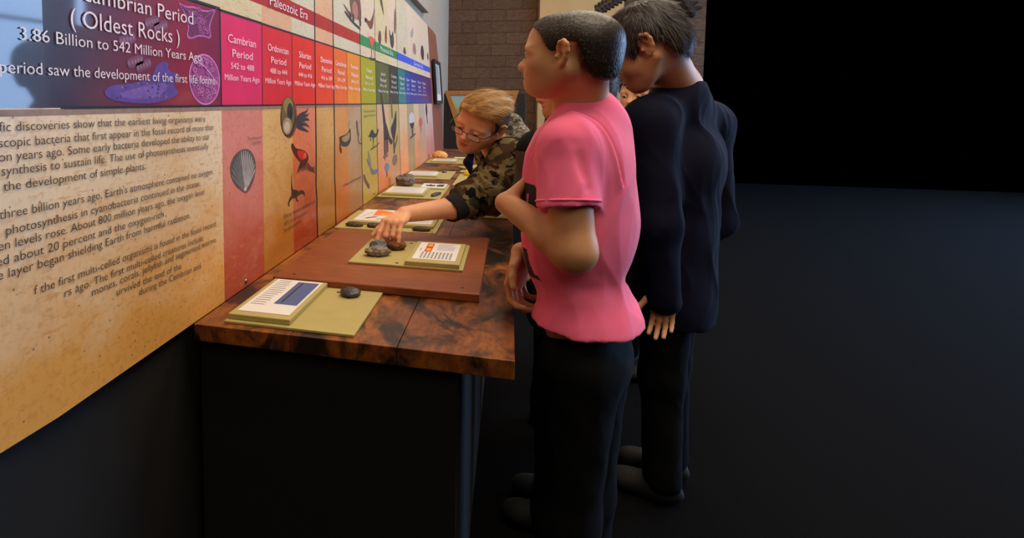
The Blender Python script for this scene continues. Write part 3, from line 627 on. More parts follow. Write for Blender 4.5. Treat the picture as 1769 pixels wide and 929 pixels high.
def ink_chart(f, x0, x1, y0, y1):
    w, h = x1 - x0, y1 - y0
    f.rows(x0 + .22 * w, x0 + .95 * w, y0 + .06 * h, y0 + .40 * h, 13, 'grey', 'y', 0.0028, 3) if False else None
    for i in range(9):
        x = x0 + (0.16 + 0.085 * i) * w
        for j in range(5): f.poly([(x, y0 + (.06 + .075 * j) * h), (x + .045 * w, y0 + (.06 + .075 * j) * h), (x + .045 * w, y0 + (.105 + .075 * j) * h), (x, y0 + (.105 + .075 * j) * h)], 'grey'); f.l = 1
    f.rect(x0 + .19 * w, y0 + .44 * h, x0 + .36 * w, y0 + .95 * h, 'red'); f.rect(x0 + .215 * w, y0 + .48 * h, x0 + .335 * w, y0 + .64 * h, 'yellow'); f.rect(x0 + .215 * w, y0 + .72 * h, x0 + .335 * w, y0 + .91 * h, 'yellow'); f.l = 1
    f.rect(x0 + .07 * w, y0 + .45 * h, x0 + .11 * w, y0 + .62 * h, 'lilac')
    f.rows(x0 + .46 * w, x0 + .92 * w, y0 + .55 * h, y0 + .92 * h, 9, 'lilac', 'x', 0.0026, 5)
def ink_map(f, x0, x1, y0, y1):
    w, h = x1 - x0, y1 - y0
    P = lambda a, b: (x0 + a * w, y0 + b * h)
    f.poly([P(.42, .42), P(.88, .52), P(.95, .80), P(.52, .96), P(.36, .97)], 'orange'); f.poly([P(.60, .50), P(.86, .56), P(.92, .70), P(.58, .66)], 'yellow')
    for a, b, c, d in ((.1, .2, .3, .75), (.2, .75, .45, .40), (.35, .22, .6, .35), (.62, .12, .85, .22), (.28, .15, .5, .30)):
        f.poly([P(a, b), P(a + .012, b - .02), P(c + .012, d - .02), P(c, d)], 'dark' if a > .3 else 'lilac')
    f.poly([P(.30, .18), P(.52, .34), P(.54, .30), P(.33, .14)], 'red')
def ink_photo(f, x0, x1, y0, y1):
    w, h = x1 - x0, y1 - y0
    f.rect(x0 + .50 * w, y0 + .25 * h, x0 + .96 * w, y1 - .05 * h, 'blue'); f.rect(x0 + .60 * w, y0 + .3 * h, x0 + .64 * w, y1 - .08 * h, 'dark')
    f.rows(x0 + .07 * w, x0 + .42 * w, y0 + .2 * h, y1 - .06 * h, 13, 'grey', 'x', 0.003, 4)
def ink_text(f, x0, x1, y0, y1): f.rows(x0 + .07 * (x1 - x0), x1 - .06 * (x1 - x0), y0 + .08 * (y1 - y0), y1 - .1 * (y1 - y0), 9, 'lilac', 'x', 0.004, 6)
def ink_beasts(f, x0, x1, y0, y1):
    w, h = x1 - x0, y1 - y0; P = lambda a, b: (x0 + a * w, y0 + b * h)
    f.poly([P(.22, .35), P(.42, .28), P(.58, .42), P(.52, .70), P(.40, .62), P(.34, .86), P(.28, .60), P(.12, .62)], 'dark'); f.poly([P(.66, .30), P(.92, .30), P(.94, .80), P(.72, .78), P(.60, .55)], 'dark')
tray('olive tray at the near end of the bench, its paper showing a blue photograph', 0.06, 0.335, 1.04, 1.299, holes=((0.235, 1.272),), plates=((0.064, 0.200, 1.05, 1.297, 0.012, (0.076, 0.190, 1.07, 1.290), ink_photo),))
ZT1 = tray('olive tray on the red-brown board, holding three rocks and a paper with red boxes', 0.204, 0.506, 1.464, 1.730, 0.8203, ((0.335, 1.707), (0.333, 1.483)), ((0.356, 0.497, 1.468, 1.692, 0.012, (0.370, 0.484, 1.494, 1.675), ink_chart),))
tray('olive tray behind the board with an orange map paper and flat oval stones', 0.018, 0.377, 1.948, 2.290, 0.8003, ((0.364, 1.962),), ((0.048, 0.206, 2.018, 2.268, 0.011, (0.062, 0.190, 2.04, 2.255), ink_map), (0.216, 0.362, 2.005, 2.275, 0.011, (0.230, 0.350, 2.03, 2.262), ink_text)))
tray('olive tray with a white text paper and a card of two dark animals', 0.010, 0.308, 2.656, 3.118, 0.8003, (), ((0.026, 0.228, 2.69, 2.93, 0.011, (0.038, 0.216, 2.725, 2.905), ink_text), (0.166, 0.300, 2.945, 3.112, 0.006, (0.172, 0.294, 2.95, 3.108), ink_beasts)))
tray('olive tray with one white paper beyond the grey rock', 0.010, 0.282, 3.36, 3.76, 0.8003, (), ((0.012, 0.205, 3.41, 3.64, 0.009, (0.018, 0.192, 3.435, 3.61), ink_text),))
tray('farthest olive tray, under the tan loaf-shaped rock', 0.008, 0.304, 4.262, 4.66, 0.8003, (), ((0.045, 0.235, 4.295, 4.50, 0.009, (0.054, 0.226, 4.315, 4.49), ink_text), (0.19, 0.295, 4.57, 4.65, 0.009, (0.195, 0.29, 4.575, 4.645), None)))
tray('olive tray at the bench front beside the yellow specimen, partly behind the camouflage sleeve', 0.318, 0.60, 3.13, 3.63)
tray('olive tray under the oval dish, left of the camouflage collar', 0.308, 0.60, 3.75, 4.20)
tray('olive tray peeking out under the camouflage sleeve', 0.455, 0.64, 2.280, 2.66)

from mathutils import noise as mnoise
def rock(name, label, c, rad, m, seed, rough=0.25, rot=0.0, flat=0.55, sub=5, cat='rock', group=None, fine=0.05):
    bm = bmesh.new(); bmesh.ops.create_icosphere(bm, subdivisions=sub, radius=1.0)
    o = Vector((seed * 3.1, seed * 1.7, seed * 0.3))
    for v in bm.verts:
        n = v.co.normalized()
        d = 1 + rough * mnoise.noise(n * 1.6 + o) + rough * 0.6 * mnoise.noise(n * 3.3 + o) + fine * mnoise.noise(n * 9 + o) + fine * 0.7 * mnoise.noise(n * 18 + o)
        p = n * d
        if p.z < -flat: p.z = -flat + (p.z + flat) * 0.08
        v.co = Vector((p.x * rad[0], p.y * rad[1], p.z * rad[2]))
    zmin = min(v.co.z for v in bm.verts)
    bm.transform(Matrix.Rotation(rot, 4, 'Z'))
    me = bpy.data.meshes.new(name); bm.to_mesh(me); bm.free()
    ob = link_mesh(name, me, m, None, True); ob.location = (c[0], c[1], c[2] - zmin)
    return tag(ob, label, cat, group)
def m_rock(name, a, b, c, sc=70, bump=0.8):
    m = bpy.data.materials.new(name); t = NT(m)
    n = t.noise((1, 1, 1), sc, 8, 0.75); v = t.new('ShaderNodeTexVoronoi'); v.inputs['Scale'].default_value = sc * 2.6; t.link(t.co, v.inputs['Vector'])
    k = t.ramp(n, ((0.3, lin(a)), (0.52, lin(b)), (0.72, lin(c))))
    t.colour(t.mix(t.ramp(v.outputs['Distance'], ((0.1, (0.6, 0.6, 0.6)), (0.35, (0, 0, 0)))), k, lin(tuple(x * 0.55 for x in a))))
    t.b.inputs['Roughness'].default_value = 0.85; t.bump(n, bump, 0.004); return m
R_GREY = m_rock('pale_grey_stone', (74, 66, 60), (138, 124, 112), (188, 172, 156), 75)
R_BLUE = m_rock('blue_grey_stone', (52, 54, 58), (96, 100, 106), (140, 142, 146), 50)
R_BROWN = m_rock('brown_stone', (60, 32, 16), (112, 64, 34), (140, 88, 50), 45)
R_OVAL = m_rock('dark_olive_stone', (44, 34, 24), (84, 66, 46), (126, 104, 72), 60, 0.4)
R_TAN = m_rock('tan_stone', (190, 124, 52), (226, 162, 80), (240, 184, 106), 30, 0.3)
rock('rock', 'pale grey pitted rock, nearest of three on the tray on the board', (0.268, 1.543, ZT1), (0.034, 0.022, 0.0155), R_GREY, 1, 0.22, 0.25, 0.7, fine=0.09)
rock('rock', 'blue-grey rock under the pointing finger, behind the pale pitted one', (0.256, 1.600, ZT1), (0.025, 0.020, 0.0165), R_BLUE, 2, 0.2, 0.3, 0.7)
rock('rock', 'brown rock at the right of the three under the boy\'s hand', (0.304, 1.628, ZT1), (0.027, 0.026, 0.015), R_BROWN, 3, 0.2, 0.3, 0.7)
ZF = 0.8058
for (x, y, l, wd, lb) in ((0.083, 1.985, 0.034, 0.017, 'flat dark oval stone at the left end of the tray with the orange map'), (0.155, 1.985, 0.027, 0.016, 'flat dark oval stone second from the left in the tray with the orange map'),
                          (0.205, 1.985, 0.02, 0.014, 'small dark oval stone half hidden by the knuckles'), (0.325, 1.972, 0.032, 0.015, 'flat dark oval stone below the boy\'s wrist')):
    s = rock('oval_stone', lb, (x, y, ZF), (l, wd, 0.010), R_OVAL, x * 50, 0.1, 0.05, 0.6, 4, 'stone', None)
rock('rock', 'grey-brown lumpy rock against the panel foot behind the white text paper', (0.080, 3.04, ZF + 0.001), (0.050, 0.038, 0.034), m_rock('grey_brown_stone', (70, 56, 52), (120, 104, 98), (160, 146, 140), 40), 5, 0.3, 0.2, 0.7)
rock('fossil', 'small black curved fossil beside the white text paper', (0.278, 2.755, ZF), (0.014, 0.05, 0.008), mat('black_fossil', (30, 28, 32), 0.35), 6, 0.2, -0.3, 0.6, 4, 'fossil')
rock('fossil', 'thin dark fossil on the tray beyond the grey rock', (0.20, 3.68, ZF), (0.03, 0.03, 0.006), R_OVAL, 7, 0.2, 0.2, 0.6, 4, 'fossil')
rock('rock', 'tan loaf-shaped rock on the farthest tray, against the panel foot', (0.083, 4.575, ZF + 0.001), (0.060, 0.048, 0.036), R_TAN, 8, 0.12, 0.1, 0.6)
rock('fossil', 'dark rounded fossil on the tray at the near end of the bench', (0.268, 1.255, ZF), (0.024, 0.020, 0.012), mat('dark_fossil', (58, 54, 56), 0.4, 0.3, 80), 9, 0.15, 0, 0.6, 4, 'fossil')
d = MB(); d.tube([(0.345, 3.90, ZF), (0.345, 3.90, ZF + 0.010), (0.345, 3.90, ZF + 0.016)], [0.045, 0.056, 0.058], 28)
o = d.build('oval_dish', M_OLIVE); tag(o, 'shallow olive dish left of the blue collar, far along the bench', 'dish')
d = MB(); d.tube([(0.376, 3.57, ZF), (0.376, 3.57, ZF + 0.012), (0.376, 3.57, ZF + 0.03), (0.376, 3.57, ZF + 0.035)], [0.026, 0.028, 0.024, 0.016], 20)
o = d.build('specimen_jar', mat('yellow_plastic', (236, 184, 40), 0.4), None, True); tag(o, 'small yellow jar-shaped specimen against the camouflage sleeve', 'specimen')

# ------------------------------------------------------------------ smooth body modelling: distance fields turned into one continuous mesh
def nrm(v): v = np.asarray(v, float); return v / np.linalg.norm(v)
class Field:
    def __init__(self): self.p = []; self.disp = None
    def cone(self, a, b, ra, rb, k=0.02, sub=False, clip=None):
        a, b = np.asarray(a, float), np.asarray(b, float)
        self.p.append(('c', (a, b - a, max(1e-9, float((b - a) @ (b - a))), ra, rb), k, sub, (a + b) / 2, np.linalg.norm(b - a) / 2 + max(ra, rb), clip)); return self
    def chain(self, pts, rs, k=0.02, sub=False):
        for i in range(len(pts) - 1): self.cone(pts[i], pts[i + 1], rs[i], rs[i + 1], k, sub)
        return self
    def ell(self, c, r, R=None, k=0.02, sub=False, clip=None):
        """R: rows are the three axes in world space"""
        R = np.eye(3) if R is None else np.asarray(R, float)
        self.p.append(('e', (np.asarray(c, float), R, np.asarray(r, float)), k, sub, np.asarray(c, float), max(r), clip)); return self
    def fun(self, fn, c, r, k=0.02): self.p.append(('f', fn, k, False, np.asarray(c, float), r, None)); return self
    def cut(self, c, n, k=0.004):
        """keep the side against n"""
        self.p.append(('h', (np.asarray(c, float), nrm(n)), k, 'cut', np.asarray(c, float), 1e3, None)); return self
    @staticmethod
    def prim(q, P):
        kind, a = q[0], q[1]
        if kind == 'c':
            A, D, L2, ra, rb = a
            v = P - A; t = np.clip((v @ D) / L2, 0, 1)
            v = v - t[:, None] * D
            d = np.sqrt(np.einsum('ij,ij->i', v, v)) - (ra + (rb - ra) * t)
        elif kind == 'e':
            v = (P - a[0]) @ a[1].T; w = v / a[2]; k0 = np.sqrt(np.einsum('ij,ij->i', w, w)) + 1e-9
            u = w / a[2]; k1 = np.sqrt(np.einsum('ij,ij->i', u, u)) + 1e-9
            d = k0 * (k0 - 1.0) / k1
        elif kind == 'f': d = a(P)
        else: d = (P - a[0]) @ a[1]
        if q[6] is not None:
            for c, n in q[6]: d = np.maximum(d, (P - c) @ n)
        return d
    def ev(self, P, idx=None):
        d = np.full(len(P), 1.0)
        for i in (range(len(self.p)) if idx is None else idx):
            q = self.p[i]; v = self.prim(q, P); k = max(q[2], 1e-5)
            if q[3] is False:
                h = np.clip(0.5 + 0.5 * (d - v) / k, 0, 1); d = d * (1 - h) + v * h - k * h * (1 - h)
            else:
                w = v if q[3] == 'cut' else -v
                h = np.clip(0.5 - 0.5 * (d - w) / k, 0, 1); d = d * (1 - h) + w * h + k * h * (1 - h)
        if self.disp is not None: d = d + self.disp(P)
        return d
    def mesh(self, res=0.004, lo=None, hi=None):
        add = [q for q in self.p if q[3] is False]
        l = np.min([q[4] - q[5] for q in add], 0) - 0.02; h = np.max([q[4] + q[5] for q in add], 0) + 0.02
        if lo is not None: l = np.maximum(l, lo)
        if hi is not None: h = np.minimum(h, hi)
        B = 8; nb = np.ceil((h - l) / (res * B)).astype(int) + 1; N = nb * B
        ax = [l[i] + (np.arange(nb[i]) * B + (B - 1) / 2) * res for i in range(3)]
        G = np.stack(np.meshgrid(*ax, indexing='ij'), -1).reshape(-1, 3)
        dc = self.ev(G); half = B * res * 0.5 * 1.7321
        act = np.nonzero(np.abs(dc) < half * 1.25 + 0.012)[0]
        D = np.repeat(np.repeat(np.repeat(np.sign(dc).reshape(nb).astype(np.float32), B, 0), B, 1), B, 2)
        o = np.stack(np.meshgrid(*[np.arange(B)] * 3, indexing='ij'), -1).reshape(-1, 3) * res
        C = np.array([q[4] for q in self.p]); R = np.array([q[5] + q[2] for q in self.p])
        for b in act:
            bi = np.unravel_index(b, nb); base = l + np.array(bi) * B * res
            idx = np.nonzero(np.linalg.norm(C - G[b], axis=1) < R + half + 0.03)[0]
            D[bi[0] * B:bi[0] * B + B, bi[1] * B:bi[1] * B + B, bi[2] * B:bi[2] * B + B] = self.ev(base + o, idx).reshape(B, B, B)
        return surface_nets(D, l, res)
def surface_nets(D, l, res):
    Sg = D < 0; c = np.zeros(tuple(n - 1 for n in D.shape), np.uint8)
    for i in (0, 1):
        for j in (0, 1):
            for k in (0, 1): c += Sg[i:D.shape[0] - 1 + i, j:D.shape[1] - 1 + j, k:D.shape[2] - 1 + k]
    cells = np.argwhere((c > 0) & (c < 8)); idm = np.full(c.shape, -1, np.int32); idm[tuple(cells.T)] = np.arange(len(cells))
    cor = np.array([(i, j, k) for i in (0, 1) for j in (0, 1) for k in (0, 1)])
    vals = np.stack([D[tuple((cells + q).T)] for q in cor], 1).astype(float)
    acc = np.zeros((len(cells), 3)); cnt = np.zeros(len(cells))
    for a in range(8):
        for b in range(a + 1, 8):
            if np.abs(cor[a] - cor[b]).sum() != 1: continue
            va, vb = vals[:, a], vals[:, b]; m = (va < 0) != (vb < 0)
            t = np.where(m, va / np.where(m, va - vb, 1), 0)
            acc += np.where(m[:, None], cor[a] + t[:, None] * (cor[b] - cor[a]), 0); cnt += m
    V = l + (cells + acc / cnt[:, None]) * res; F = []
    for a in range(3):
        b, d = (a + 1) % 3, (a + 2) % 3
        s0 = [slice(0, n) for n in D.shape]; s1 = list(s0); s0[a] = slice(0, D.shape[a] - 1); s1[a] = slice(1, D.shape[a])
        e = np.argwhere(Sg[tuple(s0)] != Sg[tuple(s1)])
        e = e[(e[:, b] > 0) & (e[:, d] > 0) & (e[:, b] < D.shape[b] - 1) & (e[:, d] < D.shape[d] - 1)]
        ins = Sg[tuple(e.T)]; q = []
        for (u, w) in ((1, 1), (0, 1), (0, 0), (1, 0)):
            f = e.copy(); f[:, b] -= u; f[:, d] -= w; q.append(idm[tuple(f.T)])
        q = np.stack(q, 1); q[~ins] = q[~ins][:, ::-1]; F.append(q)
    F = np.concatenate(F); F = F[(F >= 0).all(1)]
    return V, F
def np_mesh(name, V, F, mats, mi=None, parent=None, smooth=True):
    me = bpy.data.meshes.new(name); me.vertices.add(len(V)); me.vertices.foreach_set('co', np.asarray(V, np.float32).ravel())
    n = F.shape[1]; me.loops.add(F.size); me.loops.foreach_set('vertex_index', F.ravel().astype(np.int32))
    me.polygons.add(len(F)); me.polygons.foreach_set('loop_start', np.arange(0, F.size, n, dtype=np.int32)); me.polygons.foreach_set('loop_total', np.full(len(F), n, np.int32))
    me.update(calc_edges=True); me.validate()
    return link_mesh(name, me, mats, mi, smooth, parent)
def normals(V, F):
    fn = np.cross(V[F[:, 2]] - V[F[:, 0]], V[F[:, 3]] - V[F[:, 1]]); N = np.zeros_like(V)
    for i in range(4): np.add.at(N, F[:, i], fn)
    return N / (np.linalg.norm(N, axis=1, keepdims=True) + 1e-12)
def strands(name, V, F, m, parent, n, length, width, comb, lift=0.5, seed=1, segs=3, jitter=0.25, keep=None, droop=0.0):
    """thin tapered hairs standing on a hair cap"""
    rg = np.random.default_rng(seed); N = normals(V, F)
    cand = np.arange(len(V)) if keep is None else np.nonzero(keep(V, N))[0]
    i = rg.choice(cand, n); P = V[i] + rg.normal(0, 0.0008, (n, 3)) - N[i] * 0.001; Nn = N[i]
    t = comb(P, Nn); t = t - Nn * np.einsum('ij,ij->i', t, Nn)[:, None] * 0.9; t = t / (np.linalg.norm(t, axis=1, keepdims=True) + 1e-9)
    d = t + Nn * lift * rg.uniform(0.3, 1.2, (n, 1)) + rg.normal(0, jitter, (n, 3)); d /= np.linalg.norm(d, axis=1, keepdims=True)
    s = np.cross(d, Nn); s /= (np.linalg.norm(s, axis=1, keepdims=True) + 1e-9)
    L = length * rg.uniform(0.6, 1.15, (n, 1)); w = width * rg.uniform(0.7, 1.2, (n, 1))
    rows = []
    for k in range(segs + 1):
        f = k / segs; c = P + d * L * f - Nn * (L * f * f * (lift * 0.55 + droop)); ww = w * (1 - 0.9 * f)
        rows += [c - s * ww, c + s * ww]
    VV = np.stack(rows, 1).reshape(-1, 3); m0 = 2 * (segs + 1); FF = []
    b = np.arange(n) * m0
    for k in range(segs): FF.append(np.stack([b + 2 * k, b + 2 * k + 1, b + 2 * k + 3, b + 2 * k + 2], 1))
    return np_mesh(name, VV, np.concatenate(FF), m, None, parent, True)

class Head:
    """a child's head: x towards the face, y to the person's left, z up; origin between the ear canals"""
    def __init__(self, origin, face, up, s=(1, 1, 1), ear=1.0):
        self.es = ear
        f = nrm(face); l = nrm(np.cross(up, f)); u = np.cross(f, l)
        self.R = np.array([f, l, u]); self.o = np.asarray(origin, float); self.s = np.asarray(s, float)
    def __call__(self, x, y, z): return self.o + (np.array([x, y, z]) * self.s) @ self.R
    def loc(self, P): return ((P - self.o) @ self.R.T) / self.s
    def ell(self, F, c, r, k=0.015, sub=False, rot=None, clip=None):
        R = self.R if rot is None else np.asarray(rot) @ self.R
        if clip: clip = [(self(*a), nrm((np.array(n) / self.s) @ self.R)) for a, n in clip]
        F.ell(self(*c), np.asarray(r) * self.s, R, k, sub, clip)
    def cone(self, F, a, b, ra, rb, k=0.015, sub=False): F.cone(self(*a), self(*b), ra, rb, k, sub)
    def skin(self, F, lids=0.5, mouth=0.0):
        E = self.ell
        E(F, (-.012, 0, .045), (.089, .071, .069)); E(F, (.044, 0, .044), (.036, .053, .046), .03)
        E(F, (.040, 0, -.006), (.040, .055, .058), .03)
        for s in (1, -1):
            E(F, (.050, s * .031, -.022), (.028, .026, .028), .03)
            self.cone(F, (-.004, s * .052, -.034), (.050, s * .016, -.077), .018, .016, .03)
            E(F, (.071, s * .028, .021), (.012, .024, .008), .018)
        E(F, (.066, 0, -.078), (.018, .020, .015), .02); E(F, (.064, 0, -.050), (.024, .028, .026), .025)
        E(F, (.030, 0, -.062), (.045, .035, .022), .03)
        for s in (1, -1): E(F, (.088, s * .031, .006), (.015, .018, .011), .012, True)
        self.cone(F, (.076, 0, .014), (.095, 0, -.019), .0075, .0095, .014); E(F, (.098, 0, -.022), (.0105, .0105, .0095), .010)
        for s in (1, -1): E(F, (.089, s * .0115, -.0255), (.009, .0075, .007), .007)
        for s in (1, -1): E(F, (.090, s * .006, -.033), (.006, .0032, .004), .003, True)
        E(F, (.083, 0, -.0475), (.009, .0205, .0062), .007); E(F, (.081, 0, -.0585), (.0095, .0185, .0070), .007)
        E(F, (.092, 0, -.0527), (.012, .0235, .0014 + mouth), .003, True)
        for s in (1, -1):                                            # eyelids over the eyeballs
            E(F, (.0735, s * .031, .006), (.0142, .0150, .0138), .004, clip=[((.0735, s * .031, .006 + .011 - .016 * lids), (0.25, 0, -1))])
            E(F, (.0735, s * .031, .006), (.0140, .0150, .0138), .004, clip=[((.0735, s * .031, -.0015), (0.25, 0, 1))])
        for s in (1, -1): self.ear(F, s)
    def ear(self, F, s):
        pts = [(.006, .069, .006), (.009, .074, .020), (.003, .080, .031), (-.009, .086, .034), (-.019, .0895, .026), (-.021, .088, .010), (-.015, .083, -.006), (-.006, .077, -.018), (.001, .073, -.023), (.006, .070, -.016)]
        e = self.es; P = [(a * e, s * b, c) for a, b, c in pts]
        rr = [.0035, .0042, .0045, .0048, .0048, .0045, .0045, .0055, .0058, .0045]
        for i in range(len(P) - 1): self.cone(F, P[i], P[i + 1], rr[i] * self.s[2] ** .5, rr[i + 1] * self.s[2] ** .5, .004)
        a = math.radians(24) * s; rot = [[math.cos(a), -math.sin(a), 0], [math.sin(a), math.cos(a), 0], [0, 0, 1]]
        self.ell(F, (-.006 * e, s * .0765, .006), (.0165 * e, .0042, .0265), .006, rot=rot)
        self.cone(F, (-.004 * e, s * .0815, .022), (-.011 * e, s * .0825, .000), .0040, .0040, .005)
        self.ell(F, (.000, s * .0835, .001), (.0085 * e, .0085, .0115), .004, True); self.ell(F, (.0, s * .084, .021), (.005, .006, .006), .004, True)
        self.ell(F, (.0085, s * .0765, -.002), (.0045, .0055, .0065), .005)
    def lip(self, V):
        q = self.loc(V)
        a = ((q - np.array([.083, 0, -.0485])) / np.array([.014, .0225, .0066])); b = ((q - np.array([.082, 0, -.0580])) / np.array([.014, .020, .0072]))
        return ((a ** 2).sum(1) < 1) | ((b ** 2).sum(1) < 1)
    def eyes(self, parent, brow_mat, lids=.6):
        for s in (1, -1):                                            # lashes along the upper lid
            zl = .006 + .011 - .016 * lids; m = MB()
            m.tube([self(.0735 + .0150 * math.cos(a) * .93 + .0012, s * (.031 + .0150 * math.sin(a)), zl - .0022 - .0015 * math.sin(a) ** 2) for a in np.linspace(-.9, 1.15, 9)], [.0004, .0009, .0011, .0012, .0012, .0012, .0011, .0009, .0005], 6)
            m.build('eyelashes', brow_mat, parent, True)
        for s in (1, -1):
            bm = bmesh.new(); bmesh.ops.create_uvsphere(bm, u_segments=24, v_segments=16, radius=0.0128 * min(self.s))
            M = Matrix((( *self.R[0], 0), (*self.R[1], 0), (*self.R[2], 0), (0, 0, 0, 1))).transposed()
            c = self(.0735, s * .031, .006); gaze = nrm(np.array([1, 0, -.28]) @ self.R)
            bmesh.ops.transform(bm, matrix=Matrix.Translation(Vector(c)), verts=bm.verts)
            mi = []
            for f in bm.faces:
                d = nrm(np.array(f.calc_center_median()) - c) @ gaze; mi.append(2 if d > .965 else 1 if d > .86 else 0)
            me = bpy.data.meshes.new('eye'); bm.to_mesh(me); bm.free(); link_mesh('eye', me, [M_EYEW, M_IRIS, M_PUPIL], mi, True, parent)
        rg = np.random.default_rng(3)
        for s in (1, -1):
            rows = []
            for i in range(110):
                t = rg.uniform(0, 1); y = .013 + .032 * t; z = .0235 + .004 * math.sin(min(1, t * 1.5) * 1.5) - .004 * t * t + rg.normal(0, .0012); x = .0835 - .020 * t ** 2 + .001
                p = self(x, s * y, z); q = self(x - .002 * t + .001, s * (y + .0055), z + .0018 + .002 * (1 - t)); w = self.R[2] * 0.00045
                rows += [p - w, p + w, q + w * .3, q - w * .3]
            VV = np.array(rows); np_mesh('eyebrow', VV, np.arange(len(VV)).reshape(-1, 4), brow_mat, None, parent)
    def hair_cap(self, line, grow=.006, extra=None, disp=None, res=.0025, kx=.006):
        """shell over the cranium kept where z is above line(x)"""
        F = Field(); g = grow
        self.ell(F, (-.012, 0, .045), (.089 + g, .071 + g, .069 + g)); self.ell(F, (.044, 0, .046), (.036 + g, .053 + g, .046 + g * .8), .03)
        self.ell(F, (-.040, 0, -.012), (.058 + g * .8, .056 + g * .8, .066 + g * .5), .03)
        if extra: extra(F)
        def ds(P):
            q = self.loc(P); z0 = line(q); h = np.clip((z0 - q[:, 2]) / kx, 0, 1.4)
            r = h * (g + .008)
            return r + (disp(P, q) if disp else 0)
        F.disp = ds
        return F.mesh(res)
def hairline(pts):
    X = np.array([p[0] for p in pts]); Z = np.array([p[1] for p in pts])
    return lambda q: np.interp(q[:, 0], X, Z)

def hand(F, w, d, n, t, s=0.82, curls=((25, 25, 15),) * 4, thumb=(20, 15), spread=0.06, tdir=(0.55, 0.75, 0.30)):
    """w wrist, d towards the knuckles, n out of the palm, t towards the thumb"""
    d = nrm(d); t = nrm(np.asarray(t) - d * (np.asarray(t) @ d)); n = nrm(np.asarray(n) - d * (np.asarray(n) @ d) - t * (np.asarray(n) @ t)); w = np.asarray(w, float)
    P = lambda a, b, c: w + s * (d * a + t * b + n * c)
    F.ell(P(.052, 0, .002), (s * .050, s * .038, s * .0155), np.array([d, t, n]), .012)
    K = [(.088, .0300), (.092, .0100), (.088, -.0105), (.079, -.0295)]
    LN = [(.042, .025, .021), (.046, .029, .022), (.043, .027, .021), (.033, .020, .019)]
    for (a, b), ln, cu, r0 in zip(K, LN, curls, (.0098, .0100, .0096, .0086)):
        F.cone(P(.012, b * .55, 0), P(a, b, -.001), s * .0125, s * .0108, .008)
        q = P(a, b, -.001); ang = 0; rr = r0
        for j in range(3):
            ang += math.radians(cu[j]); dd = nrm(d * math.cos(ang) + n * math.sin(ang) + t * b / .03 * spread)
            q2 = q + s * ln[j] * dd; F.cone(q, q2, s * rr, s * rr * .90, .0035); q = q2; rr *= .91
    q = P(.018, .020, .006); dd = nrm(d * tdir[0] + t * tdir[1] + n * tdir[2]); ang = [0, thumb[0], thumb[1]]
    for j, (ln, r0, r1) in enumerate(((.044, .0150, .0115), (.034, .0112, .0100), (.026, .0100, .0082))):
        a = math.radians(ang[j]); dd = nrm(dd * math.cos(a) + nrm(d * .6 - t * .45 + n * .5) * math.sin(a)); q2 = q + s * ln * dd
        F.cone(q, q2, s * r0, s * r1, .008 if j == 0 else .004); q = q2

def wob(amp, fx, seed=0, vert=1.0):
    """cloth: a few crossing waves"""
    rg = np.random.default_rng(seed); K = rg.normal(0, 1, (6, 3)) * fx; K[:, 2] *= vert; ph = rg.uniform(0, 6.28, 6); W2 = rg.normal(0, 1, (3, 3)) * fx * .5
    def f(P):
        Q = P + 0.02 * np.sin(P @ W2 + ph[:3]); r = 0
        for k in range(6): r = r + (1 - np.abs(np.sin(Q @ K[k] * .5 + ph[k]))) ** 2
        return amp * (1.6 - r)/ 2.0
    return f

def m_skin(name, c):
    m = mat(name, c, 0.5, 0.05, 30, 0.15, 420, 0.35, sss=0.05, bdist=0.0006); return m
M_SKIN = m_skin('skin', (206, 148, 104)); M_SKIN2 = m_skin('fair_skin', (222, 162, 122))
M_LIP = mat('lips', (190, 98, 86), 0.4); M_EYEW = mat('eye_white', (222, 214, 206), 0.2); M_IRIS = mat('iris', (70, 66, 54), 0.2); M_PUPIL = mat('pupil', (10, 8, 8), 0.1)
def m_hair(name, a, b, sc=26, rough=0.45):
    m = bpy.data.materials.new(name); t = NT(m)
    t.colour(t.mix(t.noise((1, 1, 1), sc, 5, 0.7), lin(a), lin(b))); t.b.inputs['Roughness'].default_value = rough; t.b.inputs['Specular IOR Level'].default_value = 0.4
    return m
M_HAIR_BUZZ = m_hair('short_brown_hair', (30, 21, 16), (58, 42, 30)); M_HAIR_DARK = m_hair('dark_brown_hair', (26, 18, 14), (60, 44, 34))
M_HAIR_BLOND = m_hair('blond_hair', (74, 50, 26), (226, 172, 96), 120); M_HAIR_BROWN = m_hair('brown_hair', (50, 34, 24), (88, 62, 44))
def m_cloth(name, c, var=0.06, weave=900, bump=0.25, rough=0.9, sheen=0.15):
    return mat(name, c, rough, var, 18, bump, weave, 0.15, sheen=sheen, bdist=0.0008)
M_PINK = m_cloth('pink_cotton', (255, 112, 150)); M_SHIRTPRINT = m_cloth('black_screen_print', (34, 26, 30), 0.1); M_NAVY = m_cloth('navy_cotton', (15, 15, 34), 0.1, sheen=0.0)
M_DENIM = m_cloth('black_denim', (9, 9, 10), 0.1, sheen=0.0); M_SHOE = mat('black_rubber', (14, 14, 14), 0.7); M_BLACKJ = m_cloth('black_fleece', (13, 12, 13), 0.1, sheen=0); M_GREYJ = m_cloth('grey_fleece', (74, 66, 62), 0.1, sheen=0)
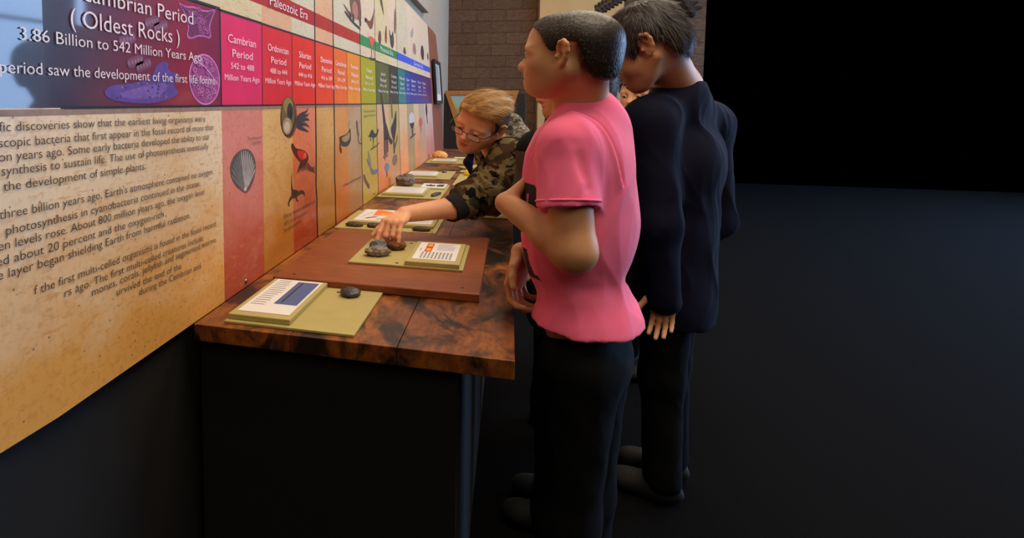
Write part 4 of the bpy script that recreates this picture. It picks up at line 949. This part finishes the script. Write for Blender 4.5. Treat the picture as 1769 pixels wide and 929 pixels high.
def m_camo(name, cols, sc):
    m = bpy.data.materials.new(name); t = NT(m)
    n1 = t.noise((1, 1, 1.5), sc, 3, 0.55, 0.8); n2 = t.noise((1.2, 1, 1.3), sc * .8, 3, 0.55, 0.9); n3 = t.noise((1, 1.4, 1.2), sc * 1.25, 3, 0.55, 0.7)
    c = t.mix(t.ramp(n1, ((0.49, (0, 0, 0)), (0.51, (1, 1, 1)))), lin(cols[0]), lin(cols[1]))
    for n, k, th in ((n2, 2, .55), (n3, 3, .58)): c = t.mix(t.ramp(n, ((th - .01, (0, 0, 0)), (th + .01, (1, 1, 1)))), c, lin(cols[k]))
    t.colour(c); t.b.inputs['Roughness'].default_value = 0.9; t.b.inputs['Specular IOR Level'].default_value = 0.1
    t.bump(t.noise((1, 1, 1), 700, 2), 0.2, 0.0008); return m
M_CAMO = m_camo('woodland_camouflage', ((112, 96, 64), (66, 48, 32), (48, 50, 32), (17, 16, 15)), 13)
M_GCAMO = m_camo('grey_camouflage', ((150, 142, 124), (110, 104, 92), (84, 80, 70), (52, 50, 48)), 45)

def legs(F, hipL, hipR, kneeL, kneeR, anL, anR, g=0.0, k=.03):
    for h, kn, an in ((hipL, kneeL, anL), (hipR, kneeR, anR)):
        F.cone(h, kn, .061 + g, .050 + g, k); F.cone(kn, an, .048 + g, .034 + g * 1.5, k)
def shoe(parent, ankle, f, size=1.0):
    f = nrm(f); l = np.cross((0, 0, 1), f); R = np.array([f, l, (0, 0, 1)]); a = np.array([ankle[0], ankle[1], 0])
    F = Field(); F.ell(a + f * .045 + np.array([0, 0, .035]), (.105, .040, .040), R, .02); F.ell(a + np.array([0, 0, .055]), (.045, .038, .050), R, .03); F.ell(a + f * .11 + np.array([0, 0, .028]), (.048, .042, .030), R, .02)
    F.cut(a + np.array([0, 0, .001]), (0, 0, -1), .003)
    V, Q = F.mesh(.006); return np_mesh('shoe', V, Q, M_SHOE, None, parent)
def lower_body(p, F_, L_, c, zhip=0.74, spread=.066, dx=(0, 0)):
    """hidden below the picture: trousers and shoes that carry the figure on the floor"""
    c = np.asarray(c, float); c2 = np.array([c[0], c[1], 0]); J = []
    for s, d in zip((1, -1), dx):
        b = c2 + L_ * spread * s + F_ * d
        J.append((c2 + L_ * spread * s + np.array([0, 0, zhip]), b + F_ * .015 + np.array([0, 0, .40]), b + np.array([0, 0, .075])))
    F = Field(); legs(F, J[0][0], J[1][0], J[0][1], J[1][1], J[0][2], J[1][2], .014)
    F.ell(c2 + np.array([0, 0, zhip + .0]), (.088, .115, .085), np.array([F_, L_, (0, 0, 1)]), .03); F.disp = wob(.003, 40, 3)
    V, Q = F.mesh(.007); np_mesh('trousers', V, Q, M_DENIM, None, p)
    for j in J: shoe(p, j[2], F_)
    return J

# ------------------------------------------------------------------ the people
UPZ = np.array([0, 0, 1.0])
def frame(fx, fy): f = nrm((fx, fy, 0)); return f, np.cross(UPZ, f)
def A(*v): return np.array(v)

def skin_child(p, F, H, mat_, res=.003):
    V, Q = F.mesh(res)
    c = V[Q].mean(1); mi = H.lip(c).astype(np.int32)
    return np_mesh('body', V, Q, [mat_, M_LIP], mi, p)

def pink_boy():
    f, l = frame(-.94, .34); c = A(*(0.744, 1.272, 1.066)); R = np.array([f, l, UPZ])
    p = empty('person', (c[0], c[1], 0), 'boy with buzzed brown hair in a bright pink T-shirt, seen from behind his left side', 'person')
    H = Head(A(*(0.702, 1.147, 1.336)) - nrm(A(-.30, -.955, 0)) * .072, (-.955, .30, .02), UPZ, (.92, .96, .76), .72)
    nb = A(*(0.752, 1.267, 1.232)); shL = A(*(0.716, 1.158, 1.17)); shR = A(*(0.808, 1.402, 1.152))
    elL = A(*(0.732, 1.126, 0.976)); wrL = A(*(0.609, 1.232, 1.042)); elR = A(*(0.76, 1.471, 0.896)); wrR = A(*(0.644, 1.326, 0.916))
    J = lower_body(p, f, l, c - f * .035, .72, .060)
    S_ = Field(); H.skin(S_, .8)
    S_.cone(H(-.034, 0, -.02), nb, .044, .046, .024)
    S_.cone(nb, c + A(0, 0, .06), .044, .075, .04); S_.ell(c + UPZ * -.02, (.070, .105, .16), R, .03); S_.ell(c - f * .015 + UPZ * -.24, (.066, .10, .12), R, .03)
    for sh, el, wr in ((shL, elL, wrL), (shR, elR, wrR)):
        S_.cone(nb - UPZ * .04, sh, .036, .036, .03); S_.cone(sh, el, .041, .039, .02)
        m = el * .68 + wr * .32; S_.cone(el, m, .038, .0325, .02); S_.cone(m, wr, .0325, .0225, .02)
    legs(S_, J[0][0], J[1][0], J[0][1], J[1][1], J[0][2], J[1][2], -.012)
    hand(S_, wrL, (0.5229, 0.7982, 0.3123), (0.6608, -0.1324, -0.0764), (0.2147, -0.3927, 0.8365), .80, ((12, 14, 8),) * 4, (8, 8), .05, (.75, .6, .1))
    hand(S_, wrR, (-0.1646, -0.2268, -0.9393), (0.7937, -0.53, -0.0437), (-0.5573, -0.7868, -0.053), .84, ((26, 44, 26), (30, 46, 28), (32, 48, 28), (34, 50, 30)), (20, 16))
    skin_child(p, S_, H, M_SKIN); H.eyes(p, M_HAIR_DARK, .8)
    # buzzed hair
    ln = hairline([(-.12, -.050), (-.085, -.056), (-.056, -.050), (-.042, -.030), (-.034, .016), (-.026, .036), (.008, .037), (.014, .014), (.028, .012), (.040, .045), (.052, .066), (.072, .082), (.1, .088)])
    V, Q = H.hair_cap(ln, .0045, disp=lambda P, q: .0006 * np.sin(P @ A(900, 700, 800)) * np.sin(P @ A(-600, 900, 500)))
    hr = np_mesh('hair', V, Q, M_HAIR_BUZZ, None, p)
    keep = lambda V_, N_: H.loc(V_)[:, 2] > ln(H.loc(V_)) + .001
    strands('hair_strand', V, Q, M_HAIR_BUZZ, hr, 15000, .0075, .00042, lambda P, N: np.tile(H.R[0] * .5 - H.R[2] * .6, (len(P), 1)), .7, 1, 2, .25, keep)['kind'] = 'stuff'
    # T-shirt
    T = Field(); g = .013
    T.ell(c - f * .002 + A(0, 0, .03), (.102, .124, .15), R, .04); T.ell(c - f * .009 + UPZ * -.10, (.108, .118, .15), R, .04); T.ell(c - f * .034 + UPZ * -.33, (.120, .142, .17), R, .03)
    T.ell(c - f * .035 + l * .02 + UPZ * .07, (.070, .10, .10), R, .04)
    T.ell(c - f * .046 - UPZ * .045, (.06, .10, .105), R, .05); T.ell(c - f * .03 - UPZ * .20, (.07, .10, .08), R, .03)
    T.cone(nb - UPZ * .034 - f * .012, shL + UPZ * .002, .048, .046, .04); T.cone(nb - UPZ * .024 - f * .012, shR + UPZ * .002, .052, .050, .05); T.cone(nb - f * .026 - UPZ * .012, nb - f * .026 + l * .01, .036, .036, .04)
    hem = A(*(0.721, 1.134, 1.055)); ax = nrm(hem - shL)
    def sleeve(P):
        D = hem - shL; L2 = D @ D; t = (P - shL) @ D / L2; tc = np.clip(t, 0, 1.3); q = np.linalg.norm(P - shL - tc[:, None] * D, axis=1)
        rad = .049 + .008 * np.clip(tc, 0, 1); d = q - rad
        d = np.maximum(d, (P - hem) @ ax)
        return np.where(t > .6, np.maximum(d, rad - .014 - q), d)
    T.fun(sleeve, (shL + hem) / 2, .13, .018); hr_ = A(*(0.812, 1.454, 1.015)); T.cone(shR, hr_, .052, .055, .02)
    T.cut(c + UPZ * -.265, (0, 0, -1), .004)
    T.cone(nb - UPZ * .02, nb + UPZ * .10, .049, .053, .006, True); T.cone(nb + f * .03 - UPZ * .012, nb + f * .12 + UPZ * .10, .046, .07, .010, True)
    av = nrm((shL - nb) * A(1, 1, .35)); wv = wob(.0048, 34, 5, .35); folds = []
    def fold(a, b, r): folds.append((A(*a), A(*b), r))
    fold((0.778, 1.227, 1.157), (0.785, 1.201, 1.073), .010); fold((0.805, 1.297, 1.162), (0.839, 1.319, 1.063), .009); fold((0.694, 1.1, 1.174), (0.683, 1.079, 1.087), .007); fold((0.729, 1.099, 1.175), (0.75, 1.099, 1.098), .007)
    fold((0.777, 1.199, 1.079), (0.849, 1.279, 1.046), .009); fold((0.746, 1.154, 0.89), (0.881, 1.339, 0.897), .012); fold((0.791, 1.19, 0.911), (0.89, 1.351, 0.887), .012); fold((0.777, 1.184, 1.025), (0.783, 1.178, 0.925), .008)
    def td(P):
        d = wv(P)
        u = (P - shL) @ av + .034; dl = np.linalg.norm(P - shL, axis=1)
        d = d + np.where(dl < .13, .0035 * np.exp(-(u / .0035) ** 2) - .0030 * np.exp(-((u - .008) / .006) ** 2), 0)
        for a, b, r in folds:
            D = b - a; t = np.clip(((P - a) @ D) / (D @ D), 0, 1); q = np.linalg.norm(P - a - t[:, None] * D, axis=1)
            d = d + .0075 * np.exp(-(q / (r * 1.5)) ** 2) * np.sin(np.pi * np.clip(t, .12, .88))
        return d
    T.disp = td
    V, Q = T.mesh(.0035)
    fc = V[Q].mean(1); q = (fc - c) @ R.T; N = normals(V, Q)[Q].mean(1); fr = (N @ f > .05) & (q[:, 0] > 0)
    L_, Z_ = q[:, 1], q[:, 2]; ta = np.clip((fc - shL) @ (hem - shL) / ((hem - shL) @ (hem - shL)), 0, 1.2); fr = (q[:, 0] > .005) & (np.linalg.norm(fc - shL - ta[:, None] * (hem - shL), axis=1) > .070)
    blk = fr & (np.arctan2(L_, q[:, 0]) < 1.22) & (L_ > -.09) & (Z_ < .022) & (Z_ > -.078 - .01 * np.sin(L_ * 90)) & ~((np.abs(L_ - .070 - (Z_ + .05) * .25) < .0035) & (Z_ < .0)) & ~((np.abs(L_ - .083 + (Z_ + .03) * .2) < .0025) & (Z_ < -.005) & (Z_ > -.06))
    blk |= fr & (L_ < .080) & (L_ > .060) & (Z_ < -.115) & (Z_ > -.170); blk |= fr & (L_ < .090) & (L_ > .058) & (Z_ < -.165) & (Z_ > -.175); blk |= fr & (L_ < .05) & (L_ > -.07) & (Z_ < -.10) & (Z_ > -.18) & (np.sin(L_ * 160) > -.2)
    blk |= fr & (L_ > .04) & (L_ < .085) & (Z_ < -.09) & (Z_ > -.19) & (np.sin(L_ * 420) * np.sin(Z_ * 390 + 1) > .93)
    sh = np_mesh('t_shirt', V, Q, [M_PINK, M_SHIRTPRINT], blk.astype(np.int32), p)
    # neck band and sleeve hem
    m = MB(); cc = nb - UPZ * .014
    pts = [cc + (f * math.cos(a) + l * math.sin(a)) * (.0515 + .010 * max(0, math.cos(a))) + UPZ * (-.030 * math.cos(a) + .006) for a in np.linspace(0, 2 * math.pi, 41)]
    m.tube(pts, .0062, 8, 0, False); m.build('neck_band', M_PINK, sh, True)
    m = MB(); u1 = nrm(np.cross(ax, f)); u2 = np.cross(ax, u1)
    m.tube([hem - ax * .012 + (u1 * math.cos(a) + u2 * math.sin(a)) * .0568 for a in np.linspace(0, 2 * math.pi, 41)], .0022, 6, 0, False); m.build('sleeve_hem', M_PINK, sh, True)
pink_boy()

def navy_boy():
    f, l = frame(-.93, .36); c = A(*(1.121, 1.997, 0.975)); R = np.array([f, l, UPZ])
    p = empty('person', (c[0], c[1], 0), 'tall dark-haired boy in a navy sweatshirt bowing his head behind the pink T-shirt', 'person')
    ear = A(*(0.968, 1.779, 1.401)); ff = nrm((-0.9826, 0.1682, -0.0334)); fd = ff * math.cos(.66) - UPZ * math.sin(.66); up = ff * math.sin(.66) + UPZ * math.cos(.66)
    lv = nrm(np.cross(up, fd)); H = Head(ear - lv * .075, fd, up, (1.12, 1.10, 1.00))
    nb = A(*(1.104, 1.976, 1.293)); shL = A(*(0.998, 1.833, 1.191)); shR = A(*(1.25, 2.195, 1.176)); elL = A(*(1.022, 1.796, 0.909)); wrL = A(*(1.05, 1.809, 0.715)); elR = A(*(1.303, 2.246, 0.844)); wrR = A(*(1.192, 2.186, 0.75))
    J = lower_body(p, f, l, c, .74)
    S_ = Field(); H.skin(S_, .8)
    S_.cone(H(-.03, 0, -.02), nb, .056, .062, .03); S_.cone(nb, c + A(0, 0, .06), .05, .08, .04); S_.ell(c + UPZ * -.02, (.075, .115, .17), R, .03); S_.ell(c + UPZ * -.26, (.08, .12, .12), R, .03)
    for sh, el, wr in ((shL, elL, wrL), (shR, elR, wrR)):
        S_.cone(nb - UPZ * .05, sh, .036, .038, .03); S_.cone(sh, el, .040, .035, .02); S_.cone(el, wr, .034, .024, .02)
        hand(S_, wr, nrm(f * .02 - UPZ), l, f, .80, ((20, 25, 15),) * 4)
    legs(S_, J[0][0], J[1][0], J[0][1], J[1][1], J[0][2], J[1][2], -.012)
    skin_child(p, S_, H, M_SKIN); H.eyes(p, M_HAIR_DARK)
    ln = hairline([(-.14, -.050), (-.085, -.078), (-.062, -.078), (-.046, -.050), (-.034, .006), (-.024, .026), (.010, .027), (.016, .002), (.032, .000), (.042, .040), (.060, .058), (.1, .065)])
    V, Q = H.hair_cap(ln, .017, disp=lambda P, q: .0022 * np.sin(q[:, 1] * 150 + 8 * q[:, 0]) * np.cos(q[:, 0] * 60))
    hr = np_mesh('hair', V, Q, M_HAIR_DARK, None, p); crown = H(-.05, 0, .13)
    keep = lambda V_, N_: H.loc(V_)[:, 2] > ln(H.loc(V_)) + .001
    strands('hair_strand', V, Q, M_HAIR_DARK, hr, 9000, .036, .00075, lambda P, N: P - crown, .22, 2, 4, .16, keep)['kind'] = 'stuff'
    T = Field()
    T.ell(c + A(0, 0, .05), (.115, .165, .17), R, .04); T.ell(c + UPZ * -.12, (.115, .155, .20), R, .04); T.ell(c + UPZ * -.33, (.122, .16, .24), R, .05)
    T.ell(c - f * .03 + UPZ * .10, (.09, .15, .12), R, .04)
    T.cone(nb - UPZ * .035, shL, .066, .062, .07); T.cone(nb - UPZ * .035, shR, .066, .062, .07)
    for sh, el, wr in ((shL, elL, wrL), (shR, elR, wrR)): T.cone(sh, el, .068, .060, .06); T.cone(el, wr - UPZ * .03, .056, .044, .03)
    T.cut(c + UPZ * -.40, (0, 0, -1)); T.cone(nb - UPZ * .04, nb + UPZ * .10, .064, .070, .006, True); T.disp = wob(.005, 26, 8, .5)
    V, Q = T.mesh(.0045); sw = np_mesh('sweatshirt', V, Q, M_NAVY, None, p)
    m = MB(); cc = nb - UPZ * .012
    m.tube([cc + (f * math.cos(a) + l * math.sin(a)) * .067 + UPZ * (-.022 * math.cos(a)) for a in np.linspace(0, 2 * math.pi, 41)], .0075, 8, 0, False); m.build('neck_band', M_NAVY, sw, True)
navy_boy()

def camo_boy():
    f, l = frame(-.96, -.28); hip = A(.88, 2.28, .80)
    p = empty('person', (hip[0], hip[1], 0), 'blond boy in glasses and a camouflage jacket leaning over the bench to touch a rock', 'person')
    J = lower_body(p, f, l, hip, .78)
    fd = nrm((-0.4496, -0.8372, -0.2777)); up = nrm((0.3652, -0.1159, 0.8991)); up = nrm(up - fd * (up @ fd)); lv = np.cross(up, fd)
    H = Head(A(*(0.575, 1.961, 1.149)) - lv * .069, fd, up, (.94, .93, .86))
    nb = A(*(0.589, 2.084, 1.078)); ch = A(.69, 2.12, 1.01)
    shL = A(*(0.621, 1.988, 1.067)); shR = A(*(0.549, 2.258, 1.049)); elL = A(*(0.575, 1.967, 0.971)); cu = A(*(0.452, 1.824, 0.921)); wrL = A(*(0.309, 1.72, 0.91)); elR = A(*(0.616, 2.317, 0.906)); wrR = A(*(0.55, 2.347, 0.864))
    S_ = Field(); H.skin(S_, .92)
    S_.cone(H(-.02, 0, -.03), nb, .047, .052, .03); S_.cone(nb, ch, .05, .08, .04); S_.cone(ch, hip, .09, .095, .04)
    S_.cone(nb - UPZ * .03, shL, .036, .038, .03); S_.cone(nb - UPZ * .03, shR, .036, .038, .03)
    S_.cone(shL, elL, .040, .036, .02); m = elL * .5 + cu * .5; S_.cone(elL, cu, .036, .0345, .02); S_.cone(cu, wrL, .0345, .0245, .02)
    S_.cone(shR, elR, .040, .034, .02); S_.cone(elR, wrR, .034, .024, .02)
    hand(S_, wrL, (-0.2715, -0.9526, -0.1349), (-0.0887, -0.054, -1.0009), (-0.9587, 0.2308, 0.0125), .89, ((42, 14, 4), (56, 62, 44), (56, 62, 44), (46, 18, 6)), (16, 14), .06, (.45, .78, .46))
    hand(S_, wrR, -l, -UPZ, f, .82)
    legs(S_, J[0][0], J[1][0], J[0][1], J[1][1], J[0][2], J[1][2], -.012)
    skin_child(p, S_, H, M_SKIN2, .0026); H.eyes(p, M_HAIR_BROWN, .92)
    # swept blond hair
    ln = hairline([(-.14, -.030), (-.085, -.045), (-.060, -.045), (-.044, -.030), (-.034, .014), (-.024, .034), (.010, .036), (.016, .012), (.024, .010), (.034, .040), (.048, .062), (.066, .078), (.12, .088)])
    def ex(G): H.ell(G, (.030, -.005, .086), (.054, .056, .024), .03); H.ell(G, (-.02, 0, .094), (.07, .06, .026), .03)
    V, Q = H.hair_cap(ln, .009, ex, disp=lambda P, q: .0030 * np.sin(q[:, 0] * 40 + q[:, 1] * 110) * np.cos(q[:, 1] * 50 - q[:, 2] * 60))
    hr = np_mesh('hair', V, Q, M_HAIR_BLOND, None, p); crown = H(-.07, -.01, .14)
    keep = lambda V_, N_: H.loc(V_)[:, 2] > ln(H.loc(V_)) + .001
    cmb = lambda P, N: np.tile(-H.R[0] * .55 + H.R[1] * .75 - H.R[2] * .15, (len(P), 1))
    side = lambda q: (q[:, 1] > .030) & (q[:, 2] < .078 - .25 * q[:, 0])
    o = strands('hair_strand', V, Q, M_HAIR_BLOND, hr, 8000, .042, .0008, cmb, .20, 3, 5, .13, lambda V_, N_: keep(V_, N_) & ~side(H.loc(V_))); o['kind'] = 'stuff'
    o = strands('hair_strand', V, Q, M_HAIR_BROWN, hr, 3500, .030, .0008, lambda P, N: np.tile(-H.R[0] * .8 - H.R[2] * .45, (len(P), 1)), .20, 4, 5, .13, lambda V_, N_: keep(V_, N_) & side(H.loc(V_))); o['kind'] = 'stuff'; tag(o, 'darker brown side hair')
    # glasses
    mt = mat('dark_metal_rim', (26, 22, 22), 0.3, metal=0.7); gl = bpy.data.materials.new('lens_glass'); t = NT(gl)
    t.b.inputs['Base Color'].default_value = (.8, .85, .9, 1); t.b.inputs['Roughness'].default_value = 0.02; t.b.inputs['Alpha'].default_value = 0.10; t.b.inputs['Specular IOR Level'].default_value = 1.0
    gm = MB(); lens = []
    for s in (1, -1):
        pts = []
        for k in range(28):
            a = 2 * math.pi * k / 28; y = .034 + .0245 * math.copysign(abs(math.cos(a)) ** .55, math.cos(a)); z = -.003 + .0120 * math.copysign(abs(math.sin(a)) ** .6, math.sin(a))
            pts.append(H(.101 - .0045 * ((y - .0) / .055) ** 2, s * y, z))
        gm.tube(pts + pts[:1], .0011, 6, 0, False); lens.append(pts)
        gm.tube([H(.0965, s * .058, .006), H(.088, s * .071, .009), H(.04, s * .080, .012), (H(.0, s * .082, .016)), H(-.016, s * .084, .004)], .0013, 6)
    gm.tube([H(.1005, .010, .003), H(.104, .004, .006), H(.104, -.004, .006), H(.1005, -.010, .003)], .0013, 6)
    go = gm.build('glasses', mt, p, True)
    for pts in lens:
        n = len(pts); o = H.R[0] * .0006; new_mesh('lens', [q - o for q in pts] + [q + o for q in pts], [list(range(n))[::-1], list(range(n, 2 * n))] + [[i, (i + 1) % n, n + (i + 1) % n, n + i] for i in range(n)], gl, None, False, go)
    bm = bmesh.new(); bmesh.ops.create_uvsphere(bm, u_segments=12, v_segments=8, radius=.0028); bmesh.ops.translate(bm, verts=bm.verts, vec=Vector(H(.004, .0795, -.024)))
    me = bpy.data.meshes.new('ear_stud'); bm.to_mesh(me); bm.free(); link_mesh('ear_stud', me, M_STEEL, None, True, p)
    # jacket
    T = Field()
    T.cone(ch + f * .0, hip + UPZ * .0, .12, .125, .05); T.cone(nb - UPZ * .04, ch, .075, .12, .05)
    T.cone(nb - UPZ * .045, shL, .058, .062, .04); T.cone(nb - UPZ * .045, shR, .058, .060, .04)
    T.cone(shL, elL, .070, .078, .035); T.cone(elL, cu + (elL - cu) * .25, .088, .056, .03); T.cone(shR, elR, .060, .056, .03); T.cone(elR, wrR, .054, .036, .03)
    T.cut(hip - UPZ * .12, (0, 0, -1)); T.cone(nb - UPZ * .03 + fd * .01, H(0.02, 0, -.06), .050, .058, .008, True)
    da = nrm(elL - cu); w0 = wob(.007, 34, 12, .8)
    def jd(P):
        s = (P - cu) @ da; r = np.linalg.norm(P - cu - s[:, None] * da, axis=1)
        return w0(P) + np.where(r < .09, .006 * np.sin(s * 150 + 25 * P[:, 2] + 2 * np.sin(P[:, 0] * 60)) * np.clip(s * 14, 0, 1), 0)
    T.disp = jd
    V, Q = T.mesh(.0042); jk = np_mesh('jacket', V, Q, M_CAMO, None, p)
    C = Field(); C.cone(cu - da * .014, cu + da * .040, .042, .047, .01); C.cone(cu - da * .07, cu - da * .010, .034, .0375, .004, True); C.disp = None
    V, Q = C.mesh(.003); o = np_mesh('cuff', V, Q, mat('black_knit', (16, 16, 18), .95, bump=.5, bscale=500), None, jk); tag(o, 'black knitted cuff')
    G = Field(); G.cone(A(*(0.619, 2.1, 1.174)), A(*(0.637, 2.08, 1.117)), .036, .050, .03); G.cone(A(*(0.637, 2.08, 1.117)), A(*(0.598, 2.035, 1.082)), .05, .045, .03); G.cone(A(*(0.635, 2.075, 1.188)), A(*(0.644, 2.052, 1.141)), .012, .02, .015); G.disp = wob(.005, 50, 4)
    V, Q = G.mesh(.004); o = np_mesh('hood', V, Q, M_GCAMO, None, jk); tag(o, 'grey patterned hood')
    B = Field(); dps = [(812, 262, 1.90, .020), (811, 276, 1.89, .020), (806, 283, 1.885, .020), (812, 296, 1.89, .010)]
    B.chain([A(*(0.491, 1.984, 1.092)), A(*(0.488, 1.971, 1.069)), A(*(0.481, 1.963, 1.05)), A(*(0.491, 1.968, 1.011))], [.008, .010, .015, .006], .010)
    V, Q = B.mesh(.003); np_mesh('shirt_collar', V, Q, m_cloth('blue_polo', (18, 22, 66)), None, p)
camo_boy()

def jacket_boy():
    f, l = frame(-.97, .22); c = A(*(0.783, 1.757, 0.996)); R = np.array([f, l, UPZ])
    p = empty('person', (c[0], c[1], 0), 'person in black and grey jacket, face mostly hidden behind the boy in pink', 'person')
    ff = nrm((-0.9918, -0.0568, -0.0769)); H = Head(A(*(0.71, 1.662, 1.24)) - (ff * .084 + UPZ * -.040), ff, UPZ, (.96, .96, .80)); H.o = H.o + A(*(-0.0087, 0.0493, -0.0039))
    nb = A(*(0.78, 1.77, 1.17)); shL = A(*(0.689, 1.657, 1.115)); shR = A(*(0.834, 1.863, 1.102)); elL = A(*(0.666, 1.659, 0.97)); wrL = A(*(0.711, 1.663, 0.854)); elR = A(*(0.827, 1.843, 0.88)); wrR = A(*(0.781, 1.763, 0.825))
    J = lower_body(p, f, l, c, .72)
    S_ = Field(); H.skin(S_, .6); S_.cone(H(-.022, 0, -.02), nb, .046, .052, .03); S_.cone(nb, c, .05, .08, .04); S_.ell(c + UPZ * -.2, (.08, .115, .2), R, .03)
    for sh, el, wr in ((shL, elL, wrL), (shR, elR, wrR)):
        S_.cone(nb - UPZ * .05, sh, .034, .036, .03); S_.cone(sh, el, .038, .034, .02); S_.cone(el, wr, .033, .024, .02); hand(S_, wr, nrm(wr - el), l, f, .8)
    legs(S_, J[0][0], J[1][0], J[0][1], J[1][1], J[0][2], J[1][2], -.012)
    skin_child(p, S_, H, M_SKIN, .0035); H.eyes(p, M_HAIR_DARK)
    ln = hairline([(-.14, -.06), (-.05, -.06), (-.032, .012), (.010, .026), (.018, .0), (.032, .004), (.05, .05), (.1, .066)])
    V, Q = H.hair_cap(ln, .014); hr = np_mesh('hair', V, Q, M_HAIR_BROWN, None, p)
    strands('hair_strand', V, Q, M_HAIR_BROWN, hr, 3000, .03, .0009, lambda P, N: P - H(-.05, 0, .13), .4, 5, 4, .3, lambda V_, N_: H.loc(V_)[:, 2] > ln(H.loc(V_)))['kind'] = 'stuff'
    T = Field(); T.ell(c + UPZ * .04, (.105, .145, .15), R, .04); T.ell(c + UPZ * -.12, (.105, .14, .2), R, .04); T.ell(c + UPZ * -.30, (.115, .142, .24), R, .04)
    T.cone(nb - UPZ * .03, shL, .055, .052, .05); T.cone(nb - UPZ * .03, shR, .055, .052, .05); T.cone(shL, elL, .055, .05, .03); T.cone(elL, wrL, .048, .036, .03); T.cone(shR, elR, .055, .05, .03); T.cone(elR, wrR, .048, .036, .03)
    T.cone(A(*(0.86, 1.796, 1.208)), A(*(0.89, 1.794, 1.215)), .028, .026, .04); T.cone(nb - UPZ * .03, nb + UPZ * .03, .066, .070, .02); T.cone(nb, nb + UPZ * .12, .052, .062, .006, True); T.cut(c + UPZ * -.38, (0, 0, -1)); T.disp = wob(.005, 34, 21, .5)
    V, Q = T.mesh(.005); z0 = A(*(0.644, 1.665, 1.12))[2]; z = V[Q].mean(1)
    np_mesh('jacket', V, Q, [M_BLACKJ, M_GREYJ], (z[:, 2] < z0).astype(np.int32), p)
jacket_boy()

def far_girl():
    f, l = frame(-.75, -.66); H = Head(A(*(1.172, 2.869, 1.277)), (-0.5857, -0.7965, -0.073), UPZ, (1, 1, .92)); nb = H(-.04, 0, -.15)
    c = A(nb[0] + .02, nb[1], nb[2] - .25); R = np.array([f, l, UPZ])
    p = empty('person', (c[0], c[1], 0), 'brown-haired person far behind, eye and cheek showing under the bowed boy\'s chin', 'person')
    J = lower_body(p, f, l, c, .76)
    S_ = Field(); H.skin(S_, .65); S_.cone(H(-.02, 0, -.02), nb, .044, .05, .03); S_.ell(c, (.075, .11, .2), R, .04); S_.ell(c - UPZ * .25, (.08, .115, .18), R, .04)
    ar = []
    for s in (1, -1):
        sh = nb + l * s * .14 - UPZ * .07; el = sh + l * s * .03 - UPZ * .24; wr = el + f * .08 - UPZ * .19; ar.append((sh, el, wr))
        S_.cone(nb - UPZ * .04, sh, .034, .036, .03); S_.cone(sh, el, .036, .032, .02); S_.cone(el, wr, .032, .023, .02); hand(S_, wr, nrm(wr - el), -l * s, f, .8)
    legs(S_, J[0][0], J[1][0], J[0][1], J[1][1], J[0][2], J[1][2], -.012)
    skin_child(p, S_, H, M_SKIN2, .004); H.eyes(p, M_HAIR_BROWN, .65)
    ln = hairline([(-.14, -.11), (-.0, -.10), (.018, -.04), (.04, .03), (.06, .06), (.1, .07)])
    def ex(G): H.ell(G, (-.045, 0, -.04), (.06, .085, .10), .03)
    V, Q = H.hair_cap(ln, .016, ex, res=.004); hr = np_mesh('hair', V, Q, M_HAIR_BROWN, None, p)
    T = Field(); T.ell(c, (.09, .125, .2), R, .04); T.ell(c - UPZ * .25, (.095, .13, .2), R, .04)
    for sh, el, wr in ar: T.cone(nb - UPZ * .05, sh, .05, .048, .04); T.cone(sh, el, .048, .044, .03); T.cone(el, wr, .043, .034, .03)
    T.cut(c - UPZ * .38, (0, 0, -1)); T.disp = wob(.005, 34, 9); V, Q = T.mesh(.006); np_mesh('pullover', V, Q, M_BLACKJ, None, p)
far_girl()

# dark dinosaur skeleton mounted by the far wall, its tail bones showing above the boys' heads
def skeleton():
    mb = m_rock('dark_fossil_bone', (24, 18, 16), (48, 36, 30), (74, 56, 46), 40, 0.5)
    P = [(1.361, 5.906, 2.082), (1.454, 5.937, 2.146), (1.556, 5.971, 2.211), (1.679, 6.012, 2.286), (1.824, 6.057, 2.34), (1.98, 6.1, 2.319), (2.117, 6.13, 2.222), (2.224, 6.148, 2.071)]
    P = [A(*q) for q in P]; e = empty('dinosaur_skeleton', (P[4][0], P[4][1], 0), 'dark mounted dinosaur skeleton bones arching above the boys\' heads near the far wall', 'skeleton')
    sp = [P[0]]
    for a, b in zip(P, P[1:]): sp += [a * (1 - t) + b * t for t in (.34, .67, 1.0)]
    for i, (a, b) in enumerate(zip(sp, sp[1:])):
        d = nrm(b - a); n = nrm(np.cross(d, (0.3, 1, 0))); n = n if n[2] > 0 else -n; L = np.linalg.norm(b - a); c = (a + b) / 2; k = .7 + .5 * i / len(sp)
        F = Field(); F.cone(c - d * L * .44, c + d * L * .44, .036 * k, .034 * k, .015); F.cone(c, c + n * .075 * k + d * .02, .026 * k, .018, .015); F.cone(c, c - n * .055 * k + d * .02, .020, .014, .015)
        s = np.cross(d, n); F.cone(c - s * .05 * k, c + s * .05 * k, .010, .010, .012)
        V, Q = F.mesh(.006); np_mesh('vertebra', V, Q, mb, None, e)
    m = MB(); m.tube([(P[4][0], P[4][1], 0.012), (P[4][0], P[4][1], P[4][2])], .018, 12); m.tube([(P[4][0], P[4][1], 0.0), (P[4][0], P[4][1], .014)], [.22, .20], 24); m.build('support_post', M_BLACKLINE, e)
skeleton()
